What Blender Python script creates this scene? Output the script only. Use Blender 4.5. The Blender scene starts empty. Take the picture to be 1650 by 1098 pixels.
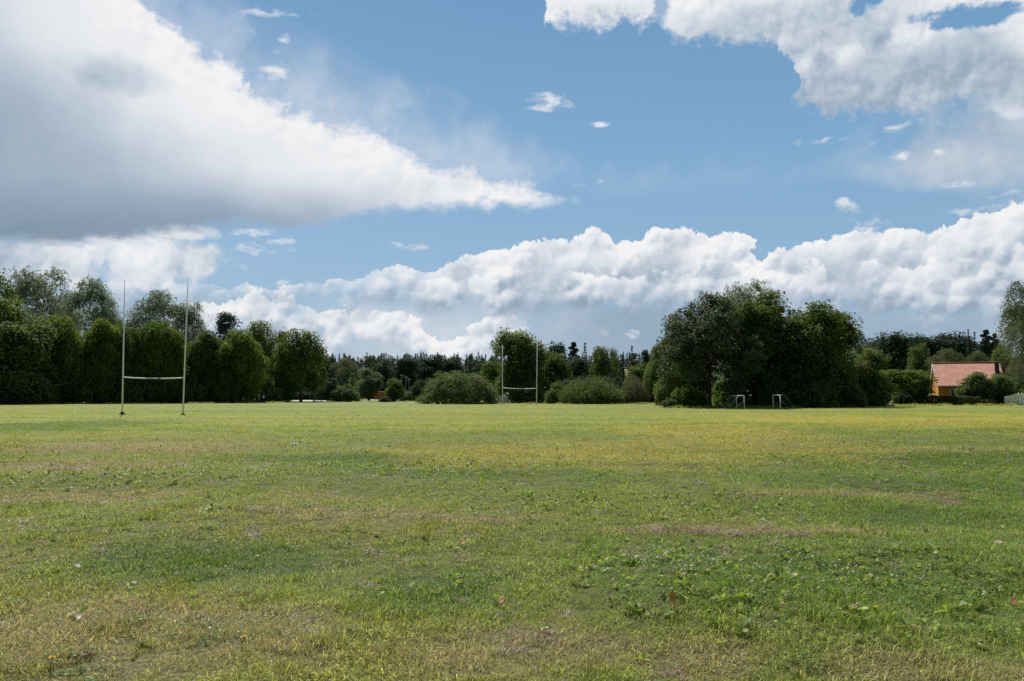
import bpy, math, random
import numpy as np
from mathutils import Vector, Matrix

sc = bpy.context.scene
COL = sc.collection
PI = math.pi

# ------------------------------------------------------------------ camera
F = 1283.0                       # focal length in photo pixels (photo 1650 x 1098)
CAM_H = 1.6
PITCH = math.atan(88.0 / F)
cam_d = bpy.data.cameras.new("camera")
cam_d.sensor_width = 36.0
cam_d.lens = F / 1650.0 * 36.0
cam_d.clip_start = 0.1
cam_d.clip_end = 9000.0
cam = bpy.data.objects.new("camera", cam_d)
COL.objects.link(cam)
cam.location = (0, 0, CAM_H)
cam.rotation_euler = (PI / 2 + PITCH, 0, 0)
sc.camera = cam


def ray(px, py):
    a, b = (px - 825.0) / F, -(py - 549.0) / F
    c, s = math.cos(PITCH), math.sin(PITCH)
    return a, c - s * b, s + c * b


def azel(px, py):
    x, y, z = ray(px, py)
    return math.degrees(math.atan2(x, y)), math.degrees(math.atan2(z, math.hypot(x, y)))


def px_x(px, Y):                 # world x of a photo column on the horizon row at depth Y
    a, b, _ = ray(px, 637.0)
    return a / b * Y


def at(px, py, Y):               # world point at depth Y seen at a photo pixel
    a, b, c = ray(px, py)
    return Vector((a / b * Y, Y, CAM_H + c / b * Y))


def px_z(py, Y, px=825):
    return at(px, py, Y).z


# ------------------------------------------------------------------ node expressions
class E:
    """A socket or a number in a node tree, with arithmetic."""
    def __init__(s, nt, v):
        s.nt, s.v = nt, v

    def _m(s, op, *a, clamp=False):
        n = s.nt.nodes.new('ShaderNodeMath')
        n.operation = op
        n.use_clamp = clamp
        for i, q in enumerate((s,) + a):
            q = q.v if isinstance(q, E) else q
            if isinstance(q, (int, float)):
                n.inputs[i].default_value = q
            else:
                s.nt.links.new(q, n.inputs[i])
        return E(s.nt, n.outputs[0])

    def __add__(s, o): return s._m('ADD', o)
    def __radd__(s, o): return s._m('ADD', o)
    def __sub__(s, o): return s._m('SUBTRACT', o)
    def __rsub__(s, o): return E(s.nt, float(o))._m('SUBTRACT', s)
    def __mul__(s, o): return s._m('MULTIPLY', o)
    def __rmul__(s, o): return s._m('MULTIPLY', o)
    def __truediv__(s, o): return s._m('DIVIDE', o)
    def mx(s, o): return s._m('MAXIMUM', o)
    def mn(s, o): return s._m('MINIMUM', o)
    def cl(s): return s._m('ADD', 0.0, clamp=True)
    def pw(s, o): return s._m('POWER', o)
    def exp(s): return s._m('EXPONENT')
    def abs(s): return s._m('ABSOLUTE')
    def sq(s): return s._m('MULTIPLY', s)
    def sin(s): return s._m('SINE')

    def sm(s, lo, hi, a=0.0, b=1.0):          # smoothstep lo..hi -> a..b
        n = s.nt.nodes.new('ShaderNodeMapRange')
        n.interpolation_type = 'SMOOTHSTEP'
        s.nt.links.new(s.v, n.inputs[0])
        if lo > hi:
            lo, hi, a, b = hi, lo, b, a
        for i, q in enumerate((lo, hi, a, b)):
            n.inputs[i + 1].default_value = q
        return E(s.nt, n.outputs[0])


def lnk(nt, v, sock):
    v = v.v if isinstance(v, E) else v
    if isinstance(v, (int, float)):
        sock.default_value = v
    elif isinstance(v, (tuple, list)):
        sock.default_value = tuple(v) + ((1.0,) if len(v) == 3 and len(sock.default_value) == 4 else ())
    else:
        nt.links.new(v, sock)


def vec(nt, x, y, z=0.0):
    n = nt.nodes.new('ShaderNodeCombineXYZ')
    for i, q in enumerate((x, y, z)):
        lnk(nt, q, n.inputs[i])
    return n.outputs[0]


def mixc(nt, f, a, b, blend='MIX'):
    n = nt.nodes.new('ShaderNodeMix')
    n.data_type = 'RGBA'
    n.blend_type = blend
    n.clamp_factor = True
    lnk(nt, f, n.inputs[0])
    lnk(nt, a, n.inputs[6])
    lnk(nt, b, n.inputs[7])
    return n.outputs[2]


def noise(nt, v, scale, detail=4.0, rough=0.5, dims='2D', dist=0.0, lac=2.0):
    n = nt.nodes.new('ShaderNodeTexNoise')
    n.noise_dimensions = dims
    nt.links.new(v, n.inputs['Vector'])
    n.inputs['Scale'].default_value = scale
    n.inputs['Detail'].default_value = detail
    n.inputs['Roughness'].default_value = rough
    n.inputs['Lacunarity'].default_value = lac
    n.inputs['Distortion'].default_value = dist
    return E(nt, n.outputs[0])


def voro(nt, v, scale, detail=2.0, rough=0.5, dims='2D', lac=2.0, smooth=None):
    n = nt.nodes.new('ShaderNodeTexVoronoi')
    n.voronoi_dimensions = dims
    n.feature = 'F1' if smooth is None else 'SMOOTH_F1'
    n.normalize = True
    if smooth is not None:
        n.inputs['Smoothness'].default_value = smooth
    nt.links.new(v, n.inputs['Vector'])
    n.inputs['Scale'].default_value = scale
    n.inputs['Detail'].default_value = detail
    n.inputs['Roughness'].default_value = rough
    n.inputs['Lacunarity'].default_value = lac
    return E(nt, n.outputs['Distance'])


def vmath(nt, op, a, b):
    n = nt.nodes.new('ShaderNodeVectorMath')
    n.operation = op
    for i, q in enumerate((a, b)):
        if isinstance(q, (tuple, list)):
            n.inputs[i].default_value = q
        elif isinstance(q, (int, float)):
            n.inputs['Scale'].default_value = q
        else:
            nt.links.new(q, n.inputs[i])
    return n.outputs[0]
# ------------------------------------------------------------------ light and sky
SUN_AZ, SUN_EL = math.radians(-26.0), math.radians(52.0)
sun_dir = Vector((math.sin(SUN_AZ) * math.cos(SUN_EL), math.cos(SUN_AZ) * math.cos(SUN_EL), math.sin(SUN_EL)))
sun_d = bpy.data.lights.new("sun", 'SUN')
sun_d.energy = 5.0
sun_d.angle = math.radians(0.55)
sun_d.color = (1.0, 0.955, 0.88)
sun = bpy.data.objects.new("sun", sun_d)
COL.objects.link(sun)
sun.rotation_euler = sun_dir.to_track_quat('Z', 'Y').to_euler()
sun.location = (-60, 60, 90)

world = bpy.data.worlds.new("World")
sc.world = world
world.use_nodes = True
wt = world.node_tree
wt.nodes.clear()
tc = wt.nodes.new('ShaderNodeTexCoord')
sep = wt.nodes.new('ShaderNodeSeparateXYZ')
wt.links.new(tc.outputs['Generated'], sep.inputs[0])
DX, DY, DZ = (E(wt, sep.outputs[i]) for i in range(3))
az = DX._m('ARCTAN2', DY) * (180 / PI)
el = DZ._m('ARCSINE') * (180 / PI)
P = vec(wt, az, el)

sky = wt.nodes.new('ShaderNodeTexSky')
sky.sky_type = 'NISHITA'
sky.sun_disc = False
sky.sun_elevation = SUN_EL
sky.sun_rotation = SUN_AZ
sky.altitude = 20
sky.air_density = 1.0
sky.dust_density = 0.6
sky.ozone_density = 1.5


# shared noises (degrees as unit)
warpn = wt.nodes.new('ShaderNodeTexNoise')
warpn.noise_dimensions = '2D'
wt.links.new(P, warpn.inputs['Vector'])
warpn.inputs['Scale'].default_value = 0.35
warpn.inputs['Detail'].default_value = 5.0
warpn.inputs['Roughness'].default_value = 0.6
Wv = vmath(wt, 'SUBTRACT', warpn.outputs['Color'], (0.5, 0.5, 0.5))


def warped(amp):
    return vmath(wt, 'ADD', P, vmath(wt, 'SCALE', Wv, amp))


_w1 = wt.nodes.new('ShaderNodeSeparateXYZ')
wt.links.new(Wv, _w1.inputs[0])
wfine = wt.nodes.new('ShaderNodeTexNoise')
wfine.noise_dimensions = '2D'
wt.links.new(P, wfine.inputs['Vector'])
wfine.inputs['Scale'].default_value = 1.5
wfine.inputs['Detail'].default_value = 5.0
wfine.inputs['Roughness'].default_value = 0.6
_w2 = wt.nodes.new('ShaderNodeSeparateXYZ')
wt.links.new(wfine.outputs['Color'], _w2.inputs[0])
AZW = az + E(wt, _w1.outputs[0]) * 3.6 + (E(wt, _w2.outputs[0]) - 0.5) * 1.1


def curve(pts):
    """Elevation (degrees) as a function of azimuth through photo points."""
    n = wt.nodes.new('ShaderNodeFloatCurve')
    m = n.mapping
    c = m.curves[0]
    ae = sorted(azel(*p) for p in pts)
    xs = [((a + 40) / 80, (e + 10) / 50) for a, e in ae]
    xs = [(0.0, xs[0][1])] + xs + [(1.0, xs[-1][1])]
    c.points[0].location = xs[0]
    c.points[1].location = xs[-1]
    for q in xs[1:-1]:
        c.points.new(*q)
    for q in c.points:
        q.handle_type = 'VECTOR'
    m.use_clip = True
    m.update()
    lnk(wt, (AZW + 40.0) / 80.0, n.inputs['Value'])
    return E(wt, n.outputs[0]) * 50.0 - 10.0


def blob(px, py, w, h, tilt=0.0):
    """1 at the centre of an ellipse of half sizes w, h (photo pixels), 0 at its rim, negative beyond."""
    a, e = azel(px, py)
    w, h = w / 22.4, h / 22.4
    x, y = az - a, el - e
    if tilt:
        c, s = math.cos(math.radians(tilt)), math.sin(math.radians(tilt))
        x, y = x * c + y * s, y * c - x * s
    return 1.0 - (x / w).sq() - (y / h).sq()


fbm = noise(wt, warped(1.5), 0.45, 8.0, 0.55) - 0.5
wide = vec(wt, az * 0.38, el)
wisp = noise(wt, vmath(wt, 'ADD', wide, vmath(wt, 'SCALE', Wv, 0.7)), 1.3, 7.0, 0.62) - 0.5
low = noise(wt, P, 0.16, 3.0, 0.5) - 0.5

# billows: rounded heads, with relief from a second look a little towards the sun
PB = warped(1.1)
PN = warped(0.7)
LX, LY = -0.22, 0.34


def billow(p, sc_, smooth=0.35, det=0.0):
    return 1.0 - voro(wt, p, sc_, det, 0.5, lac=2.3, smooth=smooth)


def shifted(p, k):
    return vmath(wt, 'ADD', p, (LX * k, LY * k, 0))


b1 = billow(PB, 0.36)
rel = b1 - billow(shifted(PB, 1.5), 0.36)
b3 = billow(PN, 0.95, 0.25)
rel3 = b3 - billow(shifted(PN, .6), 0.95, 0.25)
b4 = noise(wt, PN, 2.4, 6.0, 0.62)
b2 = noise(wt, PN, 0.9, 4.0, 0.5)
rel2 = b2 - noise(wt, shifted(PN, 1.1), 0.9, 4.0, 0.5)
mid = noise(wt, warped(1.0), 0.28, 3.0, 0.55) - 0.5
patch = (mid + 0.5).sm(0.35, 0.66)             # where heads stand out, and where the cloud is smooth
pf = (b1 - 0.60) * 1.0 + (b3 - 0.62) * 0.45 + (b4 - 0.5) * 0.55
heads = rel * 0.85 + rel3 * 0.95 * (patch * 0.8 + 0.3) + (b4 - 0.5) * 0.30

layers = []                      # (density, brightness) back to front

# 1 soft grey-blue bank low over the horizon
top_h = curve([(0, 430), (250, 470), (500, 492), (700, 470), (900, 470), (1080, 475), (1250, 490), (1420, 490), (1650, 480)])
dH = (top_h - el + fbm * 1.5).sm(-1.0, 1.8) * (0.66 + low * 0.7 + fbm * 0.25).cl()
bH = (0.36 + low * 0.55 + fbm * 0.28 + el.sm(4.5, 1.0) * 0.06 + blob(700, 520, 260, 70).sm(-0.6, 1.0) * 0.27
      - blob(1020, 530, 160, 50).sm(-0.6, 1.0) * 0.16)
layers.append((dH, bH))

# 2 small heaped heads over the left horizon
top2 = curve([(280, 510), (310, 492), (345, 486), (390, 484), (410, 476), (450, 485), (500, 487), (525, 500), (560, 502), (610, 505),
              (645, 500), (672, 510), (690, 535), (715, 560), (740, 550), (770, 528), (815, 508), (832, 515), (850, 545), (880, 570)])
s2 = top2 - el + pf * 1.7
mod2 = (b1 * 1.3 - 0.3 + fbm * 1.2 - s2.sm(0.8, 3.6) * 0.55)
d2 = s2.sm(0.0, 0.16) * (mod2.sm(-0.05, 0.5)) * blob(570, 530, 300, 110).sm(0.0, 0.35)
v2 = 0.82 + rel * 0.85 + rel3 * 0.85 + (b4 - .5) * .15 + mid * 0.5 + s2.sm(0.7, 0.0) * 0.1 - s2.sm(0.6, 3.0) * 0.18
layers.append((d2, v2))

# 3 the long cumulus bank across the middle and right
top3 = curve([(230, 452), (330, 460), (480, 462), (560, 452), (600, 440), (640, 428), (690, 440), (730, 425), (790, 405), (870, 395), (920, 382), (950, 375),
              (985, 378), (1010, 392), (1040, 387), (1075, 372), (1115, 365), (1150, 378), (1195, 382), (1215, 400), (1228, 424), (1250, 414),
              (1300, 402), (1340, 392), (1390, 378), (1440, 376), (1480, 380), (1530, 358), (1560, 346), (1600, 340), (1650, 338)])
bot3 = curve([(230, 468), (330, 474), (500, 474), (640, 480), (760, 490), (880, 490), (980, 476), (1060, 470), (1120, 482), (1220, 494), (1300, 480),
              (1370, 492), (1470, 494), (1560, 488), (1650, 480)])
bandw = az.sm(-13, -1)
s3 = top3 - el + pf * (bandw * 1.0 + 0.4) + wisp * (1.0 - bandw) * 1.6
fade3 = (el - bot3 + fbm * 2.6 + (b1 - .6) * 1.4).sm(-1.3, 0.9)
d3 = s3.sm(0.0, 0.16) * fade3 * (1.0 - (1.0 - bandw) * (0.5 - fbm * 1.6).cl() * 0.8)
# a nearer, lower row of heads stands in front of the bank
top3b = curve([(420, 474), (560, 462), (640, 452), (700, 456), (760, 446), (830, 440), (890, 452), (950, 442), (1010, 450), (1060, 440), (1120, 446), (1180, 424),
               (1230, 438), (1290, 428), (1350, 436), (1400, 420), (1450, 432), (1500, 426), (1560, 404), (1610, 418), (1650, 400)])
s3b = top3b - el + pf * 1.5 + fbm * 1.4
d3b = s3b.sm(0.0, 0.22) * fade3 * bandw * (noise(wt, warped(0.8), 0.22, 2.0, 0.5) + fbm * .5).sm(0.40, 0.56)
hl = (heads + fbm * 0.32 + mid * 0.35)
v3 = 0.86 + hl + s3.sm(0.9, 0.0) * 0.10 - s3.sm(0.4, 3.4) * 0.22 - s3b.sm(-1.6, 0.0) * 0.05 - (el - bot3).sm(1.4, -0.6) * 0.22
v3b = 0.84 + hl * 0.9 + s3b.sm(1.0, 0.0) * 0.12 - s3b.sm(0.3, 2.8) * 0.20 - (el - bot3).sm(1.6, -0.4) * 0.24
layers.append((d3, v3))
layers.append((d3b, v3b))
# the upright tuft on its right
tuft = (blob(1372, 345, 26, 14, -40).mx(blob(1392, 372, 40, 16, 20))).mx(blob(1358, 324, 9, 7))
dt = (tuft.mx(-2.5) * 0.7 + wisp * 4.2 + fbm * 2.4).sm(0.0, 1.2) * tuft.sm(-0.9, 0.2) * 0.85
layers.append((dt, 0.72 + fbm * 0.5))

# 4 soft heap under the great cloud, left
g4 = blob(225, 420, 135, 46).mx(blob(40, 420, 160, 42)).mx(blob(310, 425, 45, 30)).mx(blob(290, 372, 60, 15))
d4 = (g4 + fbm * 1.9 + pf * 0.5).sm(0.0, 0.75) * 0.95
v4 = 0.70 + rel * 0.3 + rel2 * 0.25 + fbm * 0.5 + blob(190, 400, 110, 40).sm(0, 1) * 0.24 - az.sm(-28.0, -36.0) * 0.22
layers.append((d4, v4))

# 5 the great spreading cloud, upper left
top5 = curve([(0, -260), (180, -90), (240, -10), (290, 45), (330, 72), (360, 78), (392, 96), (406, 138), (450, 152), (520, 182), (560, 194),
              (612, 197), (655, 216), (668, 242), (705, 262), (760, 263), (810, 286), (870, 301), (908, 312), (940, 328), (975, 336)])
bot5 = curve([(0, 400), (200, 388), (330, 372), (470, 368), (550, 358), (610, 345), (700, 341), (830, 337), (940, 329), (975, 332)])
s5 = top5 - el
u5 = el - bot5
edge5 = 0.55 + low * 1.2
d5 = ((s5 + fbm * 2.6 + (b1 - 0.6) * 1.0 + (b4 - .5) * 0.8 + wisp * 1.5).sm(-0.5, 1.6) * (u5 + fbm * 1.5 + wisp * 0.9 - az.sm(-10, 4) * 0.05).sm(-0.25, 0.9)
      * az.sm(6.2, 3.5))
veil5 = (s5 + low * 6.0 + fbm * 3.0).sm(-4.2, 1.0) * u5.sm(0.2, 3.0) * 0.36
d5 = d5.mx(veil5)
top5s = curve([(0, -240), (120, -130), (240, -20), (400, 100), (600, 200), (760, 260), (940, 326), (1000, 345)])
deep = top5s - el + fbm * 3.0 + low * 4.0
rim5 = (top5s - el).sm(6.0, 0.4)
v5 = (0.955 + heads * 0.55 * rim5 + mid * 0.30 * (rim5 * 0.7 + 0.3) - deep.sm(1.8, 15.0) * 0.50 - u5.sm(4.6, 0.2) * 0.30 * az.sm(2.0, -14.0) - az.sm(-20.0, -36.0) * 0.10
      - (blob(190, 118, 95, 34, -5) + fbm * 1.4).sm(0.0, 1.2) * 0.24 + fbm * 0.12 + rel2 * 0.22 * rim5 + wisp * 0.22 * rim5
      + blob(120, 60, 240, 90).sm(-0.3, 1) * 0.05)
layers.append((d5, v5))

# 6 heaped cloud, upper right, and its grey trailing edge
bot6 = curve([(870, -60), (884, 36), (900, 46), (960, 50), (1010, 42), (1050, 36), (1062, 56), (1090, 64), (1140, 76), (1200, 74), (1258, 74), (1268, 100),
              (1280, 148), (1310, 168), (1332, 200), (1360, 196), (1400, 184), (1450, 184), (1500, 172), (1560, 164), (1650, 170)])
u6 = el - bot6
n6 = (b1 - .6) * 0.9 + (b3 - .62) * 0.45 + fbm * 2.2 + (b4 - .5) * 1.3 + wisp * 1.2
gap6 = (blob(1560, 24, 74, 17, -8).mx(blob(1405, -4, 34, 14, 20)) + fbm * 3.0 + pf * 1.6 + wisp * 2.0).sm(-0.1, 0.8)
split6 = (blob(1066, 10, 14, 50, -14) + fbm * 3.0 + wisp * 2).sm(-0.2, 1.2)
d6 = (u6 + n6).sm(-0.25, 1.0) * az.sm(1.4, 2.6) * (1.0 - gap6 * (1.0 - (blob(1500, 2, 60, 10) + fbm * 2.0 + wisp * 3.5).sm(0, 1.0) * 0.8)) * (1.0 - split6 * 0.75)
trail = (blob(1600, 225, 140, 85, 0) + fbm * 2.2).sm(-0.2, 1.2) * 0.8
v6 = (0.88 - (blob(1430, 155, 260, 66) + fbm * 2.8 + mid * 1.5).sm(-0.8, 1.0) * 0.48 - (blob(1260, 50, 200, 46) + fbm * 2.4 + mid).sm(-0.6, 1.0) * 0.34
      - (blob(970, 30, 80, 22) + fbm * 1.8).sm(-0.3, 1.2) * 0.20 + rel2 * 0.34 + rel * 0.10 + fbm * 0.45 + (b4 - .5) * 0.12)
layers.append((trail, 0.50 + fbm * 0.4 + (blob(1640, 155, 36, 32) + fbm).sm(0, 0.8) * 0.35))
layers.append((d6, v6))

# 7 scraps
scraps = [(888, 167, 46, 19, -4), (965, 200, 20, 5, 0), (1320, 230, 46, 7, -3), (1447, 212, 40, 12, 14), (1457, 253, 22, 8, 0), (1512, 247, 10, 6, 0),
          (656, 397, 44, 8, 0), (432, 398, 52, 16, 12), (410, 376, 34, 8, 4), (455, 63, 12, 9, 20), (446, 80, 10, 8, 0), (1552, 299, 36, 6, 0),
          (1632, 313, 30, 6, 10), (1560, 340, 60, 7, 4), (967, 291, 8, 5, 0), (1020, 539, 14, 8, 0), (974, 537, 14, 8, -30), (925, 298, 30, 4, 0),
          (455, 455, 14, 5, 0), (440, 118, 40, 12, 14), (455, 20, 60, 8, 8)]
q = blob(*scraps[0])
for s_ in scraps[1:]:
    q = q.mx(blob(*s_))
d7 = (q.mx(-3.0) * 0.9 + wisp * 5.5 + fbm * 2.5 - 0.15).sm(-0.1, 1.9) * q.sm(-0.9, 0.5) * 0.85
layers.append((d7, 0.9 + fbm * 0.5))

# thin veil to the right of the great cloud and over the right middle
dv = (blob(560, 165, 230, 80, -25).sm(-0.2, 1) * 0.12 + blob(1560, 275, 160, 32, -6).sm(-0.2, 1.0) * 0.5) * (0.75 + fbm * 1.4).cl()

grad = wt.nodes.new('ShaderNodeValToRGB')
gr = grad.color_ramp
gr.elements[0].position = 0.0
gr.elements[0].color = (0.34, 0.50, 0.645, 1)
gr.elements[1].position = 1.0
gr.elements[1].color = (0.085, 0.21, 0.43, 1)
for p_, q_ in ((0.09, (0.285, 0.46, 0.635, 1)), (0.20, (0.205, 0.405, 0.62, 1)), (0.34, (0.135, 0.315, 0.545, 1))):
    gr.elements.new(p_).color = q_
lnk(wt, (el / 80.0).cl(), grad.inputs[0])
skyc = mixc(wt, 0.8, sky.outputs[0], vmath(wt, 'SCALE', grad.outputs[0], 10.0))
# behind the camera and overhead: unseen dark cloud, added to cut the fill light
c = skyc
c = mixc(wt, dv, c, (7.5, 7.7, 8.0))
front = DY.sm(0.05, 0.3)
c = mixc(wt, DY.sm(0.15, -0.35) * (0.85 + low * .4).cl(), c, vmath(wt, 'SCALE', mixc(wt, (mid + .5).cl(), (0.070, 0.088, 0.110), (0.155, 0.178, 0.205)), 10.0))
for d, b in layers:
    ramp = wt.nodes.new('ShaderNodeValToRGB')
    cr = ramp.color_ramp
    cr.elements[0].position = 0.0
    cr.elements[0].color = (0.19, 0.275, 0.36, 1)
    cr.elements[1].position = 1.0
    cr.elements[1].color = (0.90, 0.90, 0.90, 1)
    for p_, q_ in ((0.35, (0.33, 0.42, 0.525, 1)), (0.6, (0.55, 0.62, 0.70, 1)), (0.8, (0.76, 0.79, 0.83, 1))):
        e_ = cr.elements.new(p_)
        e_.color = q_
    lnk(wt, b.cl(), ramp.inputs[0])
    col = vmath(wt, 'SCALE', ramp.outputs[0], 10.0)
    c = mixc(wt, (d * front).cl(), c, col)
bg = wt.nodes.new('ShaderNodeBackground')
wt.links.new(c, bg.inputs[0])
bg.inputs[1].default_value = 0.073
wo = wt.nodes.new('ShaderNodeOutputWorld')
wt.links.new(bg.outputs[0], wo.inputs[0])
world.cycles.sampling_method = 'MANUAL'
world.cycles.sample_map_resolution = 512

vs = sc.view_settings
sc.display_settings.display_device = 'sRGB'
vs.view_transform = 'Standard'
vs.look = 'None'
vs.exposure = 0.45
vs.gamma = 1.0
cy = sc.cycles
cy.max_bounces = 6
cy.diffuse_bounces = 3
cy.glossy_bounces = 2
cy.transmission_bounces = 4
cy.transparent_max_bounces = 8
cy.caustics_reflective = False
cy.caustics_refractive = False
cy.sample_clamp_indirect = 4.0
cy.use_denoising = False
# ------------------------------------------------------------------ helpers for meshes and tags
rng = np.random.default_rng(7)


def mesh_np(name, V, faces, mats=(), smooth=False):
    """V (n,3); faces: array (m,k) or a list of such arrays with different k."""
    if not isinstance(faces, list):
        faces = [faces]
    faces = [np.asarray(f, dtype=np.int32) for f in faces if len(f)]
    me = bpy.data.meshes.new(name)
    V = np.asarray(V, dtype=np.float32)
    me.vertices.add(len(V))
    me.vertices.foreach_set('co', V.ravel())
    idx = np.concatenate([f.ravel() for f in faces])
    tot = np.concatenate([np.full(len(f), f.shape[1], dtype=np.int32) for f in faces])
    start = np.concatenate([[0], np.cumsum(tot)[:-1]]).astype(np.int32)
    me.loops.add(len(idx))
    me.loops.foreach_set('vertex_index', idx)
    me.polygons.add(len(tot))
    me.polygons.foreach_set('loop_start', start)
    me.polygons.foreach_set('loop_total', tot)
    if smooth:
        me.polygons.foreach_set('use_smooth', np.ones(len(tot), dtype=bool))
    for m in mats:
        me.materials.append(m)
    me.update(calc_edges=True)
    return me


def tag(o, label=None, cat=None, group=None, kind=None):
    for k, v in (('label', label), ('category', cat), ('group', group), ('kind', kind)):
        if v:
            o[k] = v
    return o


def link(name, data, parent=None, loc=None):
    o = bpy.data.objects.new(name, data)
    COL.objects.link(o)
    if parent is not None:
        o.parent = parent
    if loc is not None:
        o.location = loc
    return o


class MB:
    """Collects boxes, tubes and quads into one mesh."""
    def __init__(s):
        s.v, s.f = [], []

    def quad(s, *p):
        n = len(s.v)
        s.v += [tuple(q) for q in p]
        s.f.append(tuple(range(n, n + len(p))))
        return s

    def box(s, x0, x1, y0, y1, z0, z1):
        n = len(s.v)
        s.v += [(x, y, z) for z in (z0, z1) for y in (y0, y1) for x in (x0, x1)]
        for q in ((0, 2, 3, 1), (4, 5, 7, 6), (0, 1, 5, 4), (2, 6, 7, 3), (0, 4, 6, 2), (1, 3, 7, 5)):
            s.f.append(tuple(n + i for i in q))
        return s

    def tube(s, pts, radii, seg=8, cap=True):
        pts = [Vector(p) for p in pts]
        if isinstance(radii, (int, float)):
            radii = [radii] * len(pts)
        rings = []
        for i, p in enumerate(pts):
            t = (pts[min(i + 1, len(pts) - 1)] - pts[max(i - 1, 0)]).normalized()
            a = t.cross(Vector((0.13, 0.97, 0.2)) if abs(t.y) < .9 else Vector((1, 0, 0))).normalized()
            b = t.cross(a)
            n = len(s.v)
            for k in range(seg):
                w = 2 * PI * k / seg
                s.v.append(tuple(p + (a * math.cos(w) + b * math.sin(w)) * radii[i]))
            rings.append(n)
        for q in range(len(rings) - 1):
            for k in range(seg):
                k2 = (k + 1) % seg
                s.f.append((rings[q] + k, rings[q] + k2, rings[q + 1] + k2, rings[q + 1] + k))
        if cap:
            s.f.append(tuple(rings[0] + k for k in range(seg))[::-1])
            s.f.append(tuple(rings[-1] + k for k in range(seg)))
        return s

    def mesh(s, name, mat, smooth=False):
        me = bpy.data.meshes.new(name)
        me.from_pydata(s.v, [], s.f)
        if mat:
            me.materials.append(mat)
        if smooth:
            me.polygons.foreach_set('use_smooth', np.ones(len(me.polygons), dtype=bool))
        me.update()
        return me

    def build(s, name, mat, parent=None, loc=None, smooth=False):
        return link(name, s.mesh(name, mat, smooth), parent, loc)


def new_mat(name):
    m = bpy.data.materials.new(name)
    m.use_nodes = True
    nt = m.node_tree
    nt.nodes.clear()
    out = nt.nodes.new('ShaderNodeOutputMaterial')
    return m, nt, out


def princ(nt, col, rough=0.7, spec=0.3, normal=None, metal=0.0):
    n = nt.nodes.new('ShaderNodeBsdfPrincipled')
    lnk(nt, col, n.inputs['Base Color'])
    lnk(nt, rough, n.inputs['Roughness'])
    n.inputs['Specular IOR Level'].default_value = spec
    n.inputs['Metallic'].default_value = metal
    if normal is not None:
        nt.links.new(normal, n.inputs['Normal'])
    return n.outputs[0]


def plain(name, col, rough=0.6, spec=0.4, var=0.12, scale=6.0, metal=0.0):
    """A painted or weathered surface: one colour with soft stains."""
    m, nt, out = new_mat(name)
    t = nt.nodes.new('ShaderNodeTexCoord')
    nz = noise(nt, t.outputs['Object'], scale, 5.0, 0.6, '3D')
    c = mixc(nt, nz.sm(0.3, 0.75), tuple(q * (1 - var) for q in col), tuple(min(1, q * (1 + var)) for q in col))
    nt.links.new(princ(nt, c, rough, spec, metal=metal), out.inputs[0])
    return m


# ------------------------------------------------------------------ terrain
_w = [(rng.uniform(0, 2 * PI), rng.uniform(0, 2 * PI)) for _ in range(40)]


def sstep(a, b, x):
    t = np.clip((x - a) / (b - a), 0, 1)
    return t * t * (3 - 2 * t)


def terr(x, y):
    x = np.asarray(x, dtype=np.float64)
    y = np.asarray(y, dtype=np.float64)
    d = np.hypot(x, y)
    z = np.zeros(np.broadcast(x, y).shape)
    for i, (lam, amp, fade) in enumerate(((9.0, .05, 60), (5.3, .04, 45), (3.1, .03, 30), (1.7, .016, 18), (0.9, .010, 11), (0.55, .006, 9))):
        for k in range(4):
            th, ph = _w[i * 4 + k]
            z = z + amp * 0.5 * np.sin((x * math.cos(th) + y * math.sin(th)) * 2 * PI / lam + ph) * np.exp(-(d / fade) ** 2)
    z = z + 0.42 * np.exp(-((x - 26) / 17) ** 2 - ((y - 33) / 12) ** 2)          # the low swell on the right
    z = z + 0.10 * np.exp(-((x + 6) / 9) ** 2 - ((y - 15) / 4.5) ** 2) - 0.07 * np.exp(-((x - 2) / 12) ** 2 - ((y - 27) / 6) ** 2)
    z = z + 21.0 * sstep(360, 640, y) + 5.0 * sstep(190, 290, y) * sstep(60, 150, x)
    return z


def tz(x, y):
    return float(terr(x, y))


# ------------------------------------------------------------------ turf colour as a function of the place on the field
def row_y(py):
    return CAM_H * F / (py - 637.0)


turf = bpy.data.node_groups.new('turf_colour', 'ShaderNodeTree')
turf.interface.new_socket('Color', in_out='OUTPUT', socket_type='NodeSocketColor')
turf.interface.new_socket('Dry', in_out='OUTPUT', socket_type='NodeSocketFloat')
_g = turf
geo = _g.nodes.new('ShaderNodeNewGeometry')
sp = _g.nodes.new('ShaderNodeSeparateXYZ')
_g.links.new(geo.outputs['Position'], sp.inputs[0])
gx, gy = E(_g, sp.outputs[0]), E(_g, sp.outputs[1])
GP = vec(_g, gx, gy)
gdist = (gx.sq() + gy.sq()).pw(0.5)
GS = vec(_g, gx * 0.35, gy)
n_big = noise(_g, GS, 0.11, 4.0, 0.6) - 0.5
n_mid = noise(_g, GS, 0.55, 5.0, 0.62) - 0.5
n_fin = noise(_g, GP, 2.6, 4.0, 0.65) - 0.5
n_str = noise(_g, vec(_g, gx * 0.10 + gy * 0.012, gy), 0.33, 3.0, 0.6) - 0.5


def zone(x0, x1, r0, r1, edge=0.9):
    """A patch of the field, given by where its rim lies: 0..1 with a ragged rim."""
    ya, yb = row_y(r0), row_y(r1)
    yc, ry = (ya + yb) / 2, abs(ya - yb) / 2
    xc, rx = px_x((x0 + x1) / 2, yc), (x1 - x0) / 2 / F * yc
    q = 1.0 - ((gx - xc) / rx).sq() - ((gy - yc) / ry).sq()
    return (q + n_mid * 2.2 + n_fin * 0.8).sm(-0.2, edge)


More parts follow.
